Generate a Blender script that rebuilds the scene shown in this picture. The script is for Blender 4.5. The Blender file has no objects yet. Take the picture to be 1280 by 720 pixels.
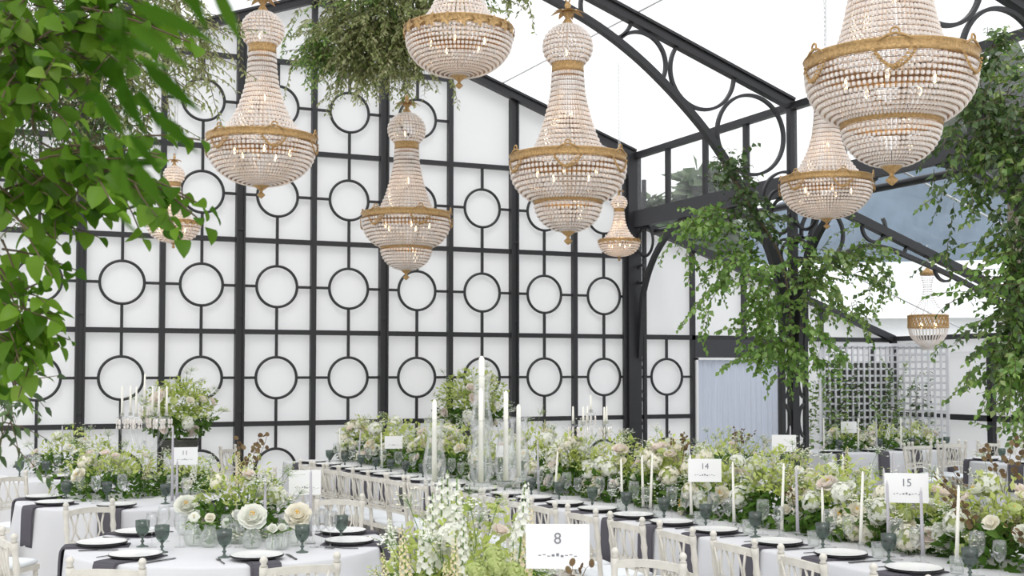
import bpy, math, random
from mathutils import Vector, Matrix, Euler
PI = math.pi
C = bpy.context.scene.collection
SC = bpy.context.scene
rnd = random.Random(7)
R = math.radians

# ------------------------------------------------------------------ camera
PSI, TH, FPX, EYE = R(24.4), R(2.4), 1540.0, Vector((0, 0, 1.8))
CY = 464 - FPX * math.tan(TH)
c_r = Vector((math.cos(PSI), -math.sin(PSI), 0))
c_f = Vector((math.sin(PSI) * math.cos(TH), math.cos(PSI) * math.cos(TH), math.sin(TH)))
c_u = c_r.cross(c_f)
cam = bpy.data.cameras.new('camera')
cam.sensor_width = 36
cam.lens = FPX / 1280 * 36
cam.shift_y = (CY - 360) / 1280
cam.clip_start = .05
cam.clip_end = 600
cam.dof.use_dof = True
cam.dof.focus_distance = 8.0
cam.dof.aperture_fstop = 9.0
co = bpy.data.objects.new('camera', cam)
C.objects.link(co)
co.location = EYE
co.rotation_euler = (PI / 2 + TH, 0, -PSI)
SC.camera = co
SC.view_settings.view_transform = 'Standard'
SC.view_settings.look = 'None'
SC.view_settings.gamma = 1
SC.view_settings.use_curve_mapping = False
SC.view_settings.exposure = 0.5
try:
    SC.cycles.use_denoising = True
    SC.cycles.denoiser = 'OPENIMAGEDENOISE'
    SC.cycles.max_bounces = 10
    SC.cycles.transparent_max_bounces = 24
    SC.cycles.sample_clamp_indirect = 6
    SC.cycles.caustics_reflective = False
    SC.cycles.caustics_refractive = False
except Exception:
    pass


def ray(x, y):
    return c_f + (x - 640) / FPX * c_r - (y - CY) / FPX * c_u


def P(x, y, Z):                       # a point at depth Z metres
    return EYE + ray(x, y) * Z


def y_at(px, X):                      # the Y at which the line X = const shows at column px
    return X / math.tan(PSI + math.atan((px - 640) / FPX))


# ------------------------------------------------------------------ materials
def new_mat(name):
    m = bpy.data.materials.new(name)
    m.use_nodes = True
    nt = m.node_tree
    nt.nodes.clear()
    out = nt.nodes.new('ShaderNodeOutputMaterial')
    return m, nt, out


def mat(name, col, rough=.5, metal=0, bump=0, bscale=40, vary=0, spec=.5):
    m, nt, out = new_mat(name)
    b = nt.nodes.new('ShaderNodeBsdfPrincipled')
    b.inputs['Base Color'].default_value = (*col, 1)
    b.inputs['Roughness'].default_value = rough
    b.inputs['Metallic'].default_value = metal
    b.inputs['Specular IOR Level'].default_value = spec
    nt.links.new(b.outputs[0], out.inputs[0])
    if bump or vary:
        tc = nt.nodes.new('ShaderNodeTexCoord')
        n = nt.nodes.new('ShaderNodeTexNoise')
        n.inputs['Scale'].default_value = bscale
        n.inputs['Detail'].default_value = 5
        nt.links.new(tc.outputs['Object'], n.inputs['Vector'])
        if bump:
            bp = nt.nodes.new('ShaderNodeBump')
            bp.inputs['Strength'].default_value = bump
            bp.inputs['Distance'].default_value = .01
            nt.links.new(n.outputs['Fac'], bp.inputs['Height'])
            nt.links.new(bp.outputs[0], b.inputs['Normal'])
        if vary:
            r = nt.nodes.new('ShaderNodeValToRGB')
            r.color_ramp.elements[0].position = .3
            r.color_ramp.elements[1].position = .7
            r.color_ramp.elements[0].color = (*[c * (1 - vary) for c in col], 1)
            r.color_ramp.elements[1].color = (*[min(1, c * (1 + vary)) for c in col], 1)
            nt.links.new(n.outputs['Fac'], r.inputs[0])
            nt.links.new(r.outputs[0], b.inputs['Base Color'])
    return m


def soft(name, cols, trans=.35, gloss=.0, rough=.4):
    """thin leaf, petal or cloth: diffuse plus translucent, colour varying from piece to piece"""
    m, nt, out = new_mat(name)
    L = nt.links.new
    d = nt.nodes.new('ShaderNodeBsdfDiffuse')
    t = nt.nodes.new('ShaderNodeBsdfTranslucent')
    mx = nt.nodes.new('ShaderNodeMixShader')
    mx.inputs[0].default_value = trans
    if len(cols) > 1:
        g = nt.nodes.new('ShaderNodeNewGeometry')
        r = nt.nodes.new('ShaderNodeValToRGB')
        el = r.color_ramp.elements
        while len(el) < len(cols):
            el.new(.5)
        for i, c in enumerate(cols):
            el[i].position = i / (len(cols) - 1)
            el[i].color = (*c, 1)
        L(g.outputs['Random Per Island'], r.inputs[0])
        L(r.outputs[0], d.inputs[0])
        L(r.outputs[0], t.inputs[0])
    else:
        d.inputs[0].default_value = (*cols[0], 1)
        t.inputs[0].default_value = (*cols[0], 1)
    L(d.outputs[0], mx.inputs[1])
    L(t.outputs[0], mx.inputs[2])
    last = mx
    if gloss:
        gl = nt.nodes.new('ShaderNodeBsdfGlossy')
        gl.inputs['Roughness'].default_value = rough
        m2 = nt.nodes.new('ShaderNodeMixShader')
        m2.inputs[0].default_value = gloss
        L(mx.outputs[0], m2.inputs[1])
        L(gl.outputs[0], m2.inputs[2])
        last = m2
    L(last.outputs[0], out.inputs[0])
    return m


def clear(name, tint=(1, 1, 1), gloss=.06, rough=.02, edge=.35, bump=0, diff=0.0):
    """thin clear sheet or glass wall: lets light straight through, mirrors a little, more at grazing angles"""
    m, nt, out = new_mat(name)
    L = nt.links.new
    t = nt.nodes.new('ShaderNodeBsdfTransparent')
    t.inputs[0].default_value = (*tint, 1)
    g = nt.nodes.new('ShaderNodeBsdfGlossy')
    g.inputs['Roughness'].default_value = rough
    lw = nt.nodes.new('ShaderNodeLayerWeight')
    lw.inputs['Blend'].default_value = .3
    mr = nt.nodes.new('ShaderNodeMapRange')
    mr.inputs['To Min'].default_value = gloss
    mr.inputs['To Max'].default_value = edge
    L(lw.outputs['Fresnel'], mr.inputs['Value'])
    mx = nt.nodes.new('ShaderNodeMixShader')
    L(mr.outputs[0], mx.inputs[0])
    L(t.outputs[0], mx.inputs[1])
    L(g.outputs[0], mx.inputs[2])
    last = mx
    if bump:
        tc = nt.nodes.new('ShaderNodeTexCoord')
        n = nt.nodes.new('ShaderNodeTexNoise')
        n.inputs['Scale'].default_value = 1.6
        n.inputs['Detail'].default_value = 6
        L(tc.outputs['Object'], n.inputs['Vector'])
        bp = nt.nodes.new('ShaderNodeBump')
        bp.inputs['Strength'].default_value = bump
        bp.inputs['Distance'].default_value = .2
        L(n.outputs['Fac'], bp.inputs['Height'])
        L(bp.outputs[0], g.inputs['Normal'])
    if diff:
        d = nt.nodes.new('ShaderNodeBsdfTranslucent')
        d.inputs[0].default_value = (.95, .97, 1, 1)
        d2 = nt.nodes.new('ShaderNodeBsdfDiffuse')
        d2.inputs[0].default_value = (.95, .97, 1, 1)
        m3 = nt.nodes.new('ShaderNodeMixShader')
        m3.inputs[0].default_value = .4
        L(d.outputs[0], m3.inputs[1])
        L(d2.outputs[0], m3.inputs[2])
        m2 = nt.nodes.new('ShaderNodeMixShader')
        m2.inputs[0].default_value = diff
        L(mx.outputs[0], m2.inputs[1])
        L(m3.outputs[0], m2.inputs[2])
        last = m2
    L(last.outputs[0], out.inputs[0])
    return m


def glow(name, col, s):
    m, nt, out = new_mat(name)
    e = nt.nodes.new('ShaderNodeEmission')
    e.inputs[0].default_value = (*col, 1)
    e.inputs[1].default_value = s
    nt.links.new(e.outputs[0], out.inputs[0])
    return m


def crystal(name):
    m, nt, out = new_mat(name)
    L = nt.links.new
    d = nt.nodes.new('ShaderNodeBsdfDiffuse')
    t = nt.nodes.new('ShaderNodeBsdfTranslucent')
    g = nt.nodes.new('ShaderNodeBsdfGlossy')
    tr = nt.nodes.new('ShaderNodeBsdfTransparent')
    for n, c in ((d, (1, .955, .925)), (t, (1, .96, .93)), (g, (1, .98, .96)), (tr, (1, .96, .93))):
        n.inputs[0].default_value = (*c, 1)
    g.inputs['Roughness'].default_value = .12
    a = nt.nodes.new('ShaderNodeMixShader')
    a.inputs[0].default_value = .42
    L(d.outputs[0], a.inputs[1]); L(t.outputs[0], a.inputs[2])
    b = nt.nodes.new('ShaderNodeMixShader')
    b.inputs[0].default_value = .2
    L(a.outputs[0], b.inputs[1]); L(g.outputs[0], b.inputs[2])
    c = nt.nodes.new('ShaderNodeMixShader')
    c.inputs[0].default_value = .12
    L(b.outputs[0], c.inputs[1]); L(tr.outputs[0], c.inputs[2])
    L(c.outputs[0], out.inputs[0])
    return m


BLACK = mat('black_painted_steel', (.022, .022, .025), .45, bump=.05, bscale=30)
DARKG = mat('charcoal_fascia', (.045, .045, .052), .5)
PANEL = soft('white_tent_panel', [(.885, .885, .895)], .42)
CLEAR = clear('clear_roof_sheet', (.985, .99, 1), .02, .08, .35, bump=.25, diff=.03)
CLEARW = clear('clear_wing_sheet', (.95, .975, 1), .02, .12, .35, bump=.5, diff=.04)
PANE = clear('clear_window_pane', (.98, .985, .99), .05, .03, .4, diff=.10)
SEAM = mat('white_seam_tape', (.85, .85, .86), .5)
FLOORM = mat('pale_floor_boards', (.55, .54, .52), .6, vary=.08, bscale=3)
GRASS = mat('outside_gravel', (.42, .42, .39), .9, vary=.25, bscale=.6)
CURT = soft('pale_blue_curtain', [(.62, .66, .76)], .3)
CLOTH = mat('white_linen', (.66, .66, .68), .85, bump=.06, bscale=260, spec=.2)
NAPM = mat('charcoal_napkin', (.105, .10, .115), .9, bump=.12, bscale=300, spec=.1)
CHAIRM = mat('limewash_chair_paint', (.66, .63, .57), .5, vary=.08, bscale=18)
CUSH = mat('white_cushion', (.84, .87, .9), .8, bump=.05, bscale=120)
CHARGER = mat('black_charger', (.018, .018, .02), .35)
PORC = mat('white_porcelain', (.88, .88, .88), .25)
SMOKE = clear('smoky_glass', (.43, .52, .47), .05, .15, .35, diff=.06)
GLASS = clear('clear_glass', (.992, .995, .995), .025, .03, .32, diff=.03)
GLASSR = clear('pressed_glass', (.99, .997, .985), .03, .15, .25, bump=.4, diff=.12)
WAXW = mat('white_wax', (.9, .88, .8), .45)
WAXL = mat('lilac_grey_wax', (.50, .48, .52), .45)
GOLD = mat('antique_gilt', (.46, .29, .12), .45, .35, bump=.35, bscale=60, vary=.3)
WIRE = mat('bronze_wire', (.24, .165, .12), .5, .1)
CRYS = crystal('cut_crystal')
CHAIN = mat('pale_chain', (.55, .55, .55), .3, .6)
BULB = glow('warm_bulb', (1, .66, .36), 5)
SILV = mat('dark_cutlery', (.06, .06, .065), .3, .7)
CARD = mat('white_card', (.88, .88, .88), .7)
INK = mat('grey_ink', (.22, .22, .25), .7)
STEM = mat('green_stem', (.16, .26, .07), .7)
BARK = mat('brown_twig', (.12, .085, .05), .8)
STONE = mat('dark_stone_urn', (.06, .06, .05), .8, bump=.4, bscale=25, vary=.3)
TREL = mat('grey_white_lath', (.66, .66, .69), .7, vary=.06, bscale=8)
LEAF_B = soft('bright_leaf', [(.09, .20, .025), (.17, .33, .055), (.30, .47, .11), (.12, .25, .035)], .45, .05)
LEAF_D = soft('dark_leaf', [(.03, .07, .015), (.065, .125, .03), (.11, .19, .05)], .3, .06)
LEAF_O = soft('olive_leaf', [(.17, .22, .06), (.30, .33, .13), (.44, .45, .23), (.21, .30, .07)], .4, .05)
LEAF_M = soft('mid_leaf', [(.06, .15, .02), (.13, .25, .04), (.23, .37, .08), (.38, .48, .17)], .42, .06)
LEAF_W = soft('willow_leaf', [(.025, .075, .006), (.045, .115, .010), (.07, .155, .016)], .4)
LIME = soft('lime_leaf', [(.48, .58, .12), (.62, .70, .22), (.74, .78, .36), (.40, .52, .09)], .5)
WHITEP = soft('white_petal', [(.92, .92, .88), (.88, .90, .82), (.93, .91, .86)], .35)
CREAM = soft('cream_petal', [(.93, .90, .80), (.92, .88, .75), (.94, .92, .86)], .35)
BLUSH = soft('blush_petal', [(.93, .85, .79), (.93, .88, .83), (.92, .82, .76)], .35)
GREENF = soft('green_bloom', [(.50, .58, .22), (.62, .68, .33), (.42, .52, .17)], .35)
PINKS = soft('buff_spike', [(.86, .72, .50), (.90, .80, .60), (.80, .74, .42)], .35)
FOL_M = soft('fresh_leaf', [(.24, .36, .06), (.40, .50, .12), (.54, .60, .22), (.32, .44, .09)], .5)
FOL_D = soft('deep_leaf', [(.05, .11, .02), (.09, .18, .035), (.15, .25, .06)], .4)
NEAR = soft('near_leaf', [(.045, .125, .006), (.085, .195, .012), (.16, .30, .025), (.065, .16, .009)], .45, .015)
NEAR_M = soft('near_leaf_pale', [(.08, .18, .012), (.15, .28, .03), (.28, .42, .07)], .45, .015)
HONEST = soft('brown_seed_disc', [(.13, .085, .05), (.20, .135, .075), (.27, .20, .11)], .35)
YOLK = mat('yellow_stamen', (.75, .48, .1), .8)
TREEL = soft('grey_green_tree', [(.13, .18, .11), (.20, .25, .16), (.10, .15, .08)], .3)
HILL = mat('haze_tinted_hill', (.13, .175, .225), 1, vary=.25, bscale=.09)  # distance haze is painted into this blue-grey base colour
MARQ = mat('stand_in_white', (.9, .9, .91), .7)


# ------------------------------------------------------------------ mesh builder
class M:
    def __init__(s):
        s.v, s.f, s.mi, s.sm = [], [], [], []

    def add(s, vs, fs, m=0, smooth=False):
        o = len(s.v)
        s.v.extend([tuple(p) for p in vs])
        for f in fs:
            s.f.append(tuple(i + o for i in f))
            s.mi.append(m)
            s.sm.append(smooth)

    def box(s, c, d, m=0, rz=0):
        x, y, z = (k / 2 for k in d)
        cs, sn = math.cos(rz), math.sin(rz)
        vs = [(c[0] + a * x * cs - b * y * sn, c[1] + a * x * sn + b * y * cs, c[2] + e * z)
              for a in (-1, 1) for b in (-1, 1) for e in (-1, 1)]
        s.add(vs, [(0, 1, 3, 2), (4, 6, 7, 5), (0, 4, 5, 1), (2, 3, 7, 6), (0, 2, 6, 4), (1, 5, 7, 3)], m)

    def beam(s, a, b, w, h, side=None, m=0):
        a, b = Vector(a), Vector(b)
        d = (b - a).normalized()
        if side is None:
            side = Vector((0, 0, 1)).cross(d)
            side = side.normalized() if side.length > 1e-4 else Vector((1, 0, 0))
        else:
            side = Vector(side).normalized()
        u = d.cross(side).normalized()
        vs = [p + i * side * w / 2 + j * u * h / 2 for p in (a, b) for i, j in ((-1, -1), (1, -1), (1, 1), (-1, 1))]
        s.add(vs, [(0, 1, 2, 3), (7, 6, 5, 4), (0, 4, 5, 1), (1, 5, 6, 2), (2, 6, 7, 3), (3, 7, 4, 0)], m)

    def sweep(s, pts, side, w, h, m=0):
        """rectangular bar bent along pts; side = constant width direction"""
        side = Vector(side).normalized()
        pts = [Vector(p) for p in pts]
        vs, fs = [], []
        for i, p in enumerate(pts):
            d = (pts[min(i + 1, len(pts) - 1)] - pts[max(i - 1, 0)]).normalized()
            u = d.cross(side).normalized()
            for a, b in ((-1, -1), (1, -1), (1, 1), (-1, 1)):
                vs.append(p + a * side * w / 2 + b * u * h / 2)
        for i in range(len(pts) - 1):
            for k in range(4):
                fs.append((i * 4 + k, i * 4 + (k + 1) % 4, i * 4 + 4 + (k + 1) % 4, i * 4 + 4 + k))
        fs += [(3, 2, 1, 0), tuple((len(pts) - 1) * 4 + k for k in range(4))]
        s.add(vs, fs, m)

    def tube(s, pts, r, n=6, m=0, cap=True):
        pts = [Vector(p) for p in pts]
        rs = r if isinstance(r, (list, tuple)) else [r] * len(pts)
        vs, fs = [], []
        ref = None
        for i, p in enumerate(pts):
            d = (pts[min(i + 1, len(pts) - 1)] - pts[max(i - 1, 0)])
            d = d.normalized() if d.length > 1e-9 else Vector((0, 0, 1))
            if ref is None:
                ref = d.cross(Vector((0, 0, 1)) if abs(d.z) < .9 else Vector((1, 0, 0))).normalized()
            ref = (ref - d * ref.dot(d)).normalized()
            q = d.cross(ref)
            for k in range(n):
                a = 2 * PI * k / n
                vs.append(p + (ref * math.cos(a) + q * math.sin(a)) * rs[i])
        for i in range(len(pts) - 1):
            for k in range(n):
                fs.append((i * n + k, i * n + (k + 1) % n, i * n + n + (k + 1) % n, i * n + n + k))
        if cap:
            fs += [tuple(range(n - 1, -1, -1)), tuple((len(pts) - 1) * n + k for k in range(n))]
        s.add(vs, fs, m, n > 4)

    def lathe(s, prof, n=16, c=(0, 0, 0), m=0, wave=None):
        vs, fs = [], []
        for (r, z) in prof:
            for k in range(n):
                a = 2 * PI * k / n
                rr = r if wave is None else r + wave(a, z)
                vs.append((c[0] + rr * math.cos(a), c[1] + rr * math.sin(a), c[2] + z))
        for i in range(len(prof) - 1):
            for k in range(n):
                fs.append((i * n + k, i * n + (k + 1) % n, i * n + n + (k + 1) % n, i * n + n + k))
        s.add(vs, fs, m, True)

    def torus(s, c, R_, r, ax='z', n=32, k=6, a0=0, a1=2 * PI, m=0):
        c = Vector(c)
        e1, e2 = {'z': (Vector((1, 0, 0)), Vector((0, 1, 0))), 'y': (Vector((1, 0, 0)), Vector((0, 0, 1))),
                  'x': (Vector((0, 1, 0)), Vector((0, 0, 1)))}[ax]
        full = abs(a1 - a0 - 2 * PI) < 1e-6
        cnt = n if full else n + 1
        ex = e1.cross(e2)
        vs, fs = [], []
        for i in range(cnt):
            a = a0 + (a1 - a0) * i / n
            d = e1 * math.cos(a) + e2 * math.sin(a)
            for j in range(k):
                b = 2 * PI * (j + .5) / k
                vs.append(c + d * (R_ + r * math.cos(b)) + ex * r * math.sin(b))
        for i in range(n):
            i2 = (i + 1) % cnt
            for j in range(k):
                fs.append((i * k + j, i * k + (j + 1) % k, i2 * k + (j + 1) % k, i2 * k + j))
        s.add(vs, fs, m, True)

    def ball(s, c, r, n=8, k=5, m=0, sz=1):
        s.lathe([(max(1e-4, r * math.sin(PI * i / k)), -r * sz * math.cos(PI * i / k)) for i in range(k + 1)], n, c, m)

    def leaf(s, p, d, nrm, L, W, k=2, bend=.25, m=0, shape=0, fold=.18):
        d = d.normalized()
        sd = d.cross(nrm)
        if sd.length < 1e-3:
            sd = d.orthogonal()
        sd.normalize()
        up = sd.cross(d)
        if k <= 1:
            q = p + d * L * .45 + up * W * fold
            s.add([p, q - sd * W / 2 - up * W * fold, p + d * L - up * L * bend * .5, q + sd * W / 2 - up * W * fold],
                  [(0, 1, 2), (0, 2, 3)], m)
            return
        vs = []
        for i in range(k + 1):
            t = i / k
            if shape == 0:
                w = math.sin(PI * (t ** .8)) ** .75
            elif shape == 1:
                w = math.sin(PI * (t ** .62)) ** .6
            else:
                w = math.sin(PI * (t ** .75)) ** 1.1
            w = max(w, .02) * W / 2
            c = p + d * L * t - up * L * bend * t * t
            vs += [c - sd * w + up * w * fold * 2, c, c + sd * w + up * w * fold * 2]
        fs = []
        for i in range(k):
            a = i * 3
            fs += [(a, a + 1, a + 4, a + 3), (a + 1, a + 2, a + 5, a + 4)]
        s.add(vs, fs, m, True)

    def build(s, name, mats, parent=None, loc=None):
        me = bpy.data.meshes.new(name)
        me.from_pydata(s.v, [], s.f)
        for mm in (mats if isinstance(mats, (list, tuple)) else [mats]):
            me.materials.append(mm)
        me.polygons.foreach_set('material_index', s.mi)
        me.polygons.foreach_set('use_smooth', s.sm)
        me.update()
        return put(name, me, parent, loc)


def put(name, me, parent=None, loc=None, rot=None, scale=None):
    o = bpy.data.objects.new(name, me)
    C.objects.link(o)
    if parent:
        o.parent = parent
    if loc is not None:
        o.location = loc
    if rot is not None:
        o.rotation_euler = rot
    if scale is not None:
        o.scale = scale if isinstance(scale, (tuple, list, Vector)) else (scale,) * 3
    return o


def tag(o, label, cat, group=None):
    o['label'] = label
    o['category'] = cat
    if group:
        o['group'] = group
    return o


def thing(name, label, cat, loc=(0, 0, 0), rz=0, group=None):
    o = bpy.data.objects.new(name, None)
    C.objects.link(o)
    o.location = loc
    o.rotation_euler = (0, 0, rz)
    o.empty_display_size = .1
    return tag(o, label, cat, group)


def struct(name, label=None):
    o = bpy.data.objects.new(name, None)
    C.objects.link(o)
    o['kind'] = 'structure'
    if label:
        o['label'] = label
    return o


def dup(root, loc, rz, label, cat, group=None, scale=None):
    r = root.copy()
    C.objects.link(r)
    r.location = loc
    r.rotation_euler = (0, 0, rz)
    if scale:
        r.scale = (scale,) * 3
    tag(r, label, cat, group)
    for ch in list(root.children):
        c = ch.copy()
        C.objects.link(c)
        c.parent = r
        for g in ch.children:
            d = g.copy()
            C.objects.link(d)
            d.parent = c
    return r


ORD = ['first', 'second', 'third', 'fourth', 'fifth', 'sixth', 'seventh', 'eighth', 'ninth', 'tenth', 'eleventh', 'twelfth',
       'thirteenth', 'fourteenth', 'fifteenth', 'sixteenth', 'seventeenth', 'eighteenth', 'nineteenth', 'twentieth', 'twenty-first', 'twenty-second']

# ================================================================== SETTING
YW = 15.6
COLS = [1.385 + .9525 * k for k in range(-2, 9)]         # upright positions on the end wall
XR, XE, XL = 4.2425, 9.005, -.52
ZE, ZR = 4.95, 6.66
ROWS = [-.03, 1.135, 2.30, 3.465, 4.63, 5.795]
XW, ZW0, ZW1 = 13.8, 3.99, 2.32                           # wing: outer wall, height at the main post and at the eave


def zroof(X):
    return ZR - (ZR - ZE) / (XE - XR) * abs(X - XR)


def zwing(X):
    return ZW0 + (ZW1 - ZW0) * (X - XE) / (XW - XE)


m = M(); m.box((5.5, 6, -.06), (17, 24, .1))
o = m.build('floor', FLOORM); o['kind'] = 'structure'
m = M(); m.box((20, 60, -.2), (400, 400, .1))
o = m.build('ground', GRASS); o['kind'] = 'structure'

# end wall: white panel with an opening in the wing
m = M()
yb = YW + .05
for X0, X1, zb in ((XL, XR, 0), (XR, XE, 0)):
    m.add([(X0, yb, zb), (X1, yb, zb), (X1, yb, zroof(X1)), (X0, yb, zroof(X0))], [(0, 1, 2, 3)])
for X0, X1, zb in ((XE, 10.03, 0), (10.03, 11.62, 2.0), (11.62, XW, 0)):
    m.add([(X0, yb, zb), (X1, yb, zb), (X1, yb, zwing(X1)), (X0, yb, zwing(X0))], [(0, 1, 2, 3)])
o = m.build('wall_back', PANEL); o['kind'] = 'structure'

# fretwork on the end wall
fr = struct('trim_1', 'black fretwork of uprights, rails and rings on the white end wall')
yf = YW - .0
for i, X in enumerate(COLS):
    if X > 8.9:
        continue
    w = .115 if (i % 2 == 0) else .068
    m = M(); m.box((X, yf, zroof(X) / 2), (w, .08, zroof(X) - .05))
    if w > .1:
        m.box((X - w / 2 + .012, yf - .05, zroof(X) / 2), (.024, .03, zroof(X) - .1))
        m.box((X + w / 2 - .012, yf - .05, zroof(X) / 2), (.024, .03, zroof(X) - .1))
        for z in (1.3, 2.5, 3.6):
            m.box((X, yf - .05, z), (w * .8, .02, .03))
    m.build('upright', BLACK, fr)
for j, z in enumerate(ROWS):
    half = (ZR - z) / ((ZR - ZE) / (XE - XR))
    xs = [X for X in COLS if abs(X - XR) <= half + .01] if j >= 4 else COLS
    if j == 5:
        xs = COLS[3:8]
    m = M(); m.box(((xs[0] + xs[-1]) / 2, yf - .005, z), (xs[-1] - xs[0], .06, .062))
    m.build('rail', BLACK, fr)
RR = .262


def ring_cell(X0, X1, z0, z1, par):
    cx, cz = (X0 + X1) / 2, (z0 + z1) / 2
    mm = M()
    mm.torus((cx, yf - .005, cz), RR, .019, 'y', 40, 6)
    mm.build('ring', BLACK, par)
    mm = M()
    mm.box((cx, yf, (z0 + cz - RR) / 2), (.034, .03, cz - RR - z0))
    mm.box((cx, yf, (z1 + cz + RR) / 2), (.034, .03, z1 - cz - RR))
    mm.box(((X0 + cx - RR) / 2, yf, cz), (cx - RR - X0, .03, .034))
    mm.box(((X1 + cx + RR) / 2, yf, cz), (X1 - cx - RR, .03, .034))
    mm.build('ring_bar', BLACK, par)


for j in range(5):
    for i in range(len(COLS) - 1):
        if j == 4 and not (3 <= i < 7):
            continue
        ring_cell(COLS[i], COLS[i + 1], ROWS[j], ROWS[j + 1], fr)

# the wing's part of the end wall
fw = struct('trim_2', 'black frame bars of the lean-to end wall beyond the dark post')
m = M()
m.box(((XE + XW) / 2, yf, 2.30), (XW - XE, .07, .07))
m.build('rail', BLACK, fw)
for X, z0, z1 in ((10.03, 0, zwing(10.03)), (10.95, 2.3, zwing(10.95)), (11.62, 0, 2.3), (11.8, 0, 2.3), (13.4, 0, 2.3), (12.4, 2.3, zwing(12.4))):
    m = M(); m.box((X, yf, (z0 + z1) / 2), (.062, .07, z1 - z0)); m.build('upright', BLACK, fw)
m = M(); m.box(((XE + 10.03) / 2, yf, 1.135), (10.03 - XE, .06, .062)); m.build('rail', BLACK, fw)
for j in (0, 1):
    ring_cell(XE + .12, 10.03, ROWS[j], ROWS[j + 1], fw)
# curtained doorway
dr = struct('door_1', 'doorway hung with a pale blue curtain under a charcoal header')
m = M(); m.box((10.82, yf - .01, 2.135), (1.54, .06, .27)); m.build('header', DARKG, dr)
m = M(); m.box((10.07, yf - .04, 1.0), (.04, .05, 2.0)); m.build('door_jamb', PORC, dr)
m = M(); m.box((10.82, yf - .04, 1.985), (1.54, .05, .035)); m.build('door_jamb', PORC, dr)
m = M()
n = 90
vs = []
for i in range(n + 1):
    x = 10.06 + 1.52 * i / n
    y = YW + .01 + .018 * math.sin(i * 1.05) + .012 * math.sin(i * .37 + 1)
    vs += [(x, y, .02), (x, y, 1.98)]
m.add(vs, [(2 * i, 2 * i + 2, 2 * i + 3, 2 * i + 1) for i in range(n)], 0, True)
m.build('curtain', CURT, dr)

# wing outer wall
m = M()
m.add([(XW + .05, -2, 0), (XW + .05, YW, 0), (XW + .05, YW, ZW1), (XW + .05, -2, ZW1)], [(0, 1, 2, 3)])
o = m.build('wall_right', PANEL); o['kind'] = 'structure'
tr = struct('trim_3', 'black posts and rails along the lean-to side wall')
for Y in (13.5, 15.55, 11.4, 9.3):
    m = M(); m.box((XW, Y, ZW1 / 2), (.08, .1, ZW1)); m.build('upright', BLACK, tr)
for z, h in ((1.11, .085), (ZW1, .075)):
    m = M(); m.box((XW - .01, 6.8, z), (.06, 17.6, h)); m.build('rail', BLACK, tr)
m = M(); m.box((XW - .0, 6.8, 2.08), (.03, 17.6, .03)); m.build('rail', SEAM, tr)

# roof sheets
m = M()
m.add([(XL, -3, ZE + .09), (XL, YW, ZE + .09), (XR, YW, ZR + .09), (XR, -3, ZR + .09)], [(0, 1, 2, 3)])
m.add([(XR, -3, ZR + .09), (XR, YW, ZR + .09), (XE, YW, ZE + .09), (XE, -3, ZE + .09)], [(0, 1, 2, 3)])
o = m.build('ceiling', CLEAR); o['kind'] = 'structure'
m = M()
m.add([(XE, -3, ZW0 + .07), (XE, YW, ZW0 + .07), (XW + .1, YW, ZW1 + .05), (XW + .1, -3, ZW1 + .05)], [(0, 1, 2, 3)])
o = m.build('ceiling_wing', CLEARW); o['kind'] = 'structure'
sm = struct('trim_4', 'white seam strips and gutter of the clear lean-to roof')
for Y in (10.35, 7.0, 13.9):
    m = M(); m.beam((XE + .05, Y, ZW0 + .08), (XW, Y, ZW1 + .06), .035, .012); m.build('seam', SEAM, sm)
m = M(); m.beam((XE + .13, -2, ZW0 - .06), (XE + .13, YW, ZW0 - .06), .05, .035); m.build('gutter', SEAM, sm)
for X in (4.9, 6.9):
    m = M(); m.beam((X, 5, zroof(X) + .1), (X, YW, zroof(X) + .1), .02, .01); m.build('seam', SEAM, sm)


# frames
def arc2(cx, cz, r, a0, a1, Y, n=24):
    return [(cx + r * math.cos(R(a0 + (a1 - a0) * i / n)), Y, cz + r * math.sin(R(a0 + (a1 - a0) * i / n))) for i in range(n + 1)]


def spline(pts, n=8):
    out = []
    p = [Vector(q) for q in pts]
    p = [p[0] * 2 - p[1]] + p + [p[-1] * 2 - p[-2]]
    for i in range(1, len(p) - 2):
        for k in range(n):
            t = k / n
            out.append(.5 * ((2 * p[i]) + (p[i + 1] - p[i - 1]) * t + (2 * p[i - 1] - 5 * p[i] + 4 * p[i + 1] - p[i + 2]) * t * t
                             + (3 * p[i] - p[i - 1] - 3 * p[i + 1] + p[i + 2]) * t ** 3))
    out.append(p[-2])
    return out


def in_roof(X, z):
    return z < zroof(X) - .02


LOW = [(4.2425, 6.18), (5.1, 6.06), (5.84, 5.82), (6.38, 5.60), (6.84, 5.34), (7.25, 5.04), (7.67, 4.67), (7.94, 4.38), (8.21, 4.03), (8.54, 3.5), (8.78, 2.9), (8.86, 2.3)]


def low_z(X):
    for (a, b), (c, d) in zip(LOW, LOW[1:]):
        if a <= X <= c:
            return b + (d - b) * (X - a) / (c - a)
    return 0


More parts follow.
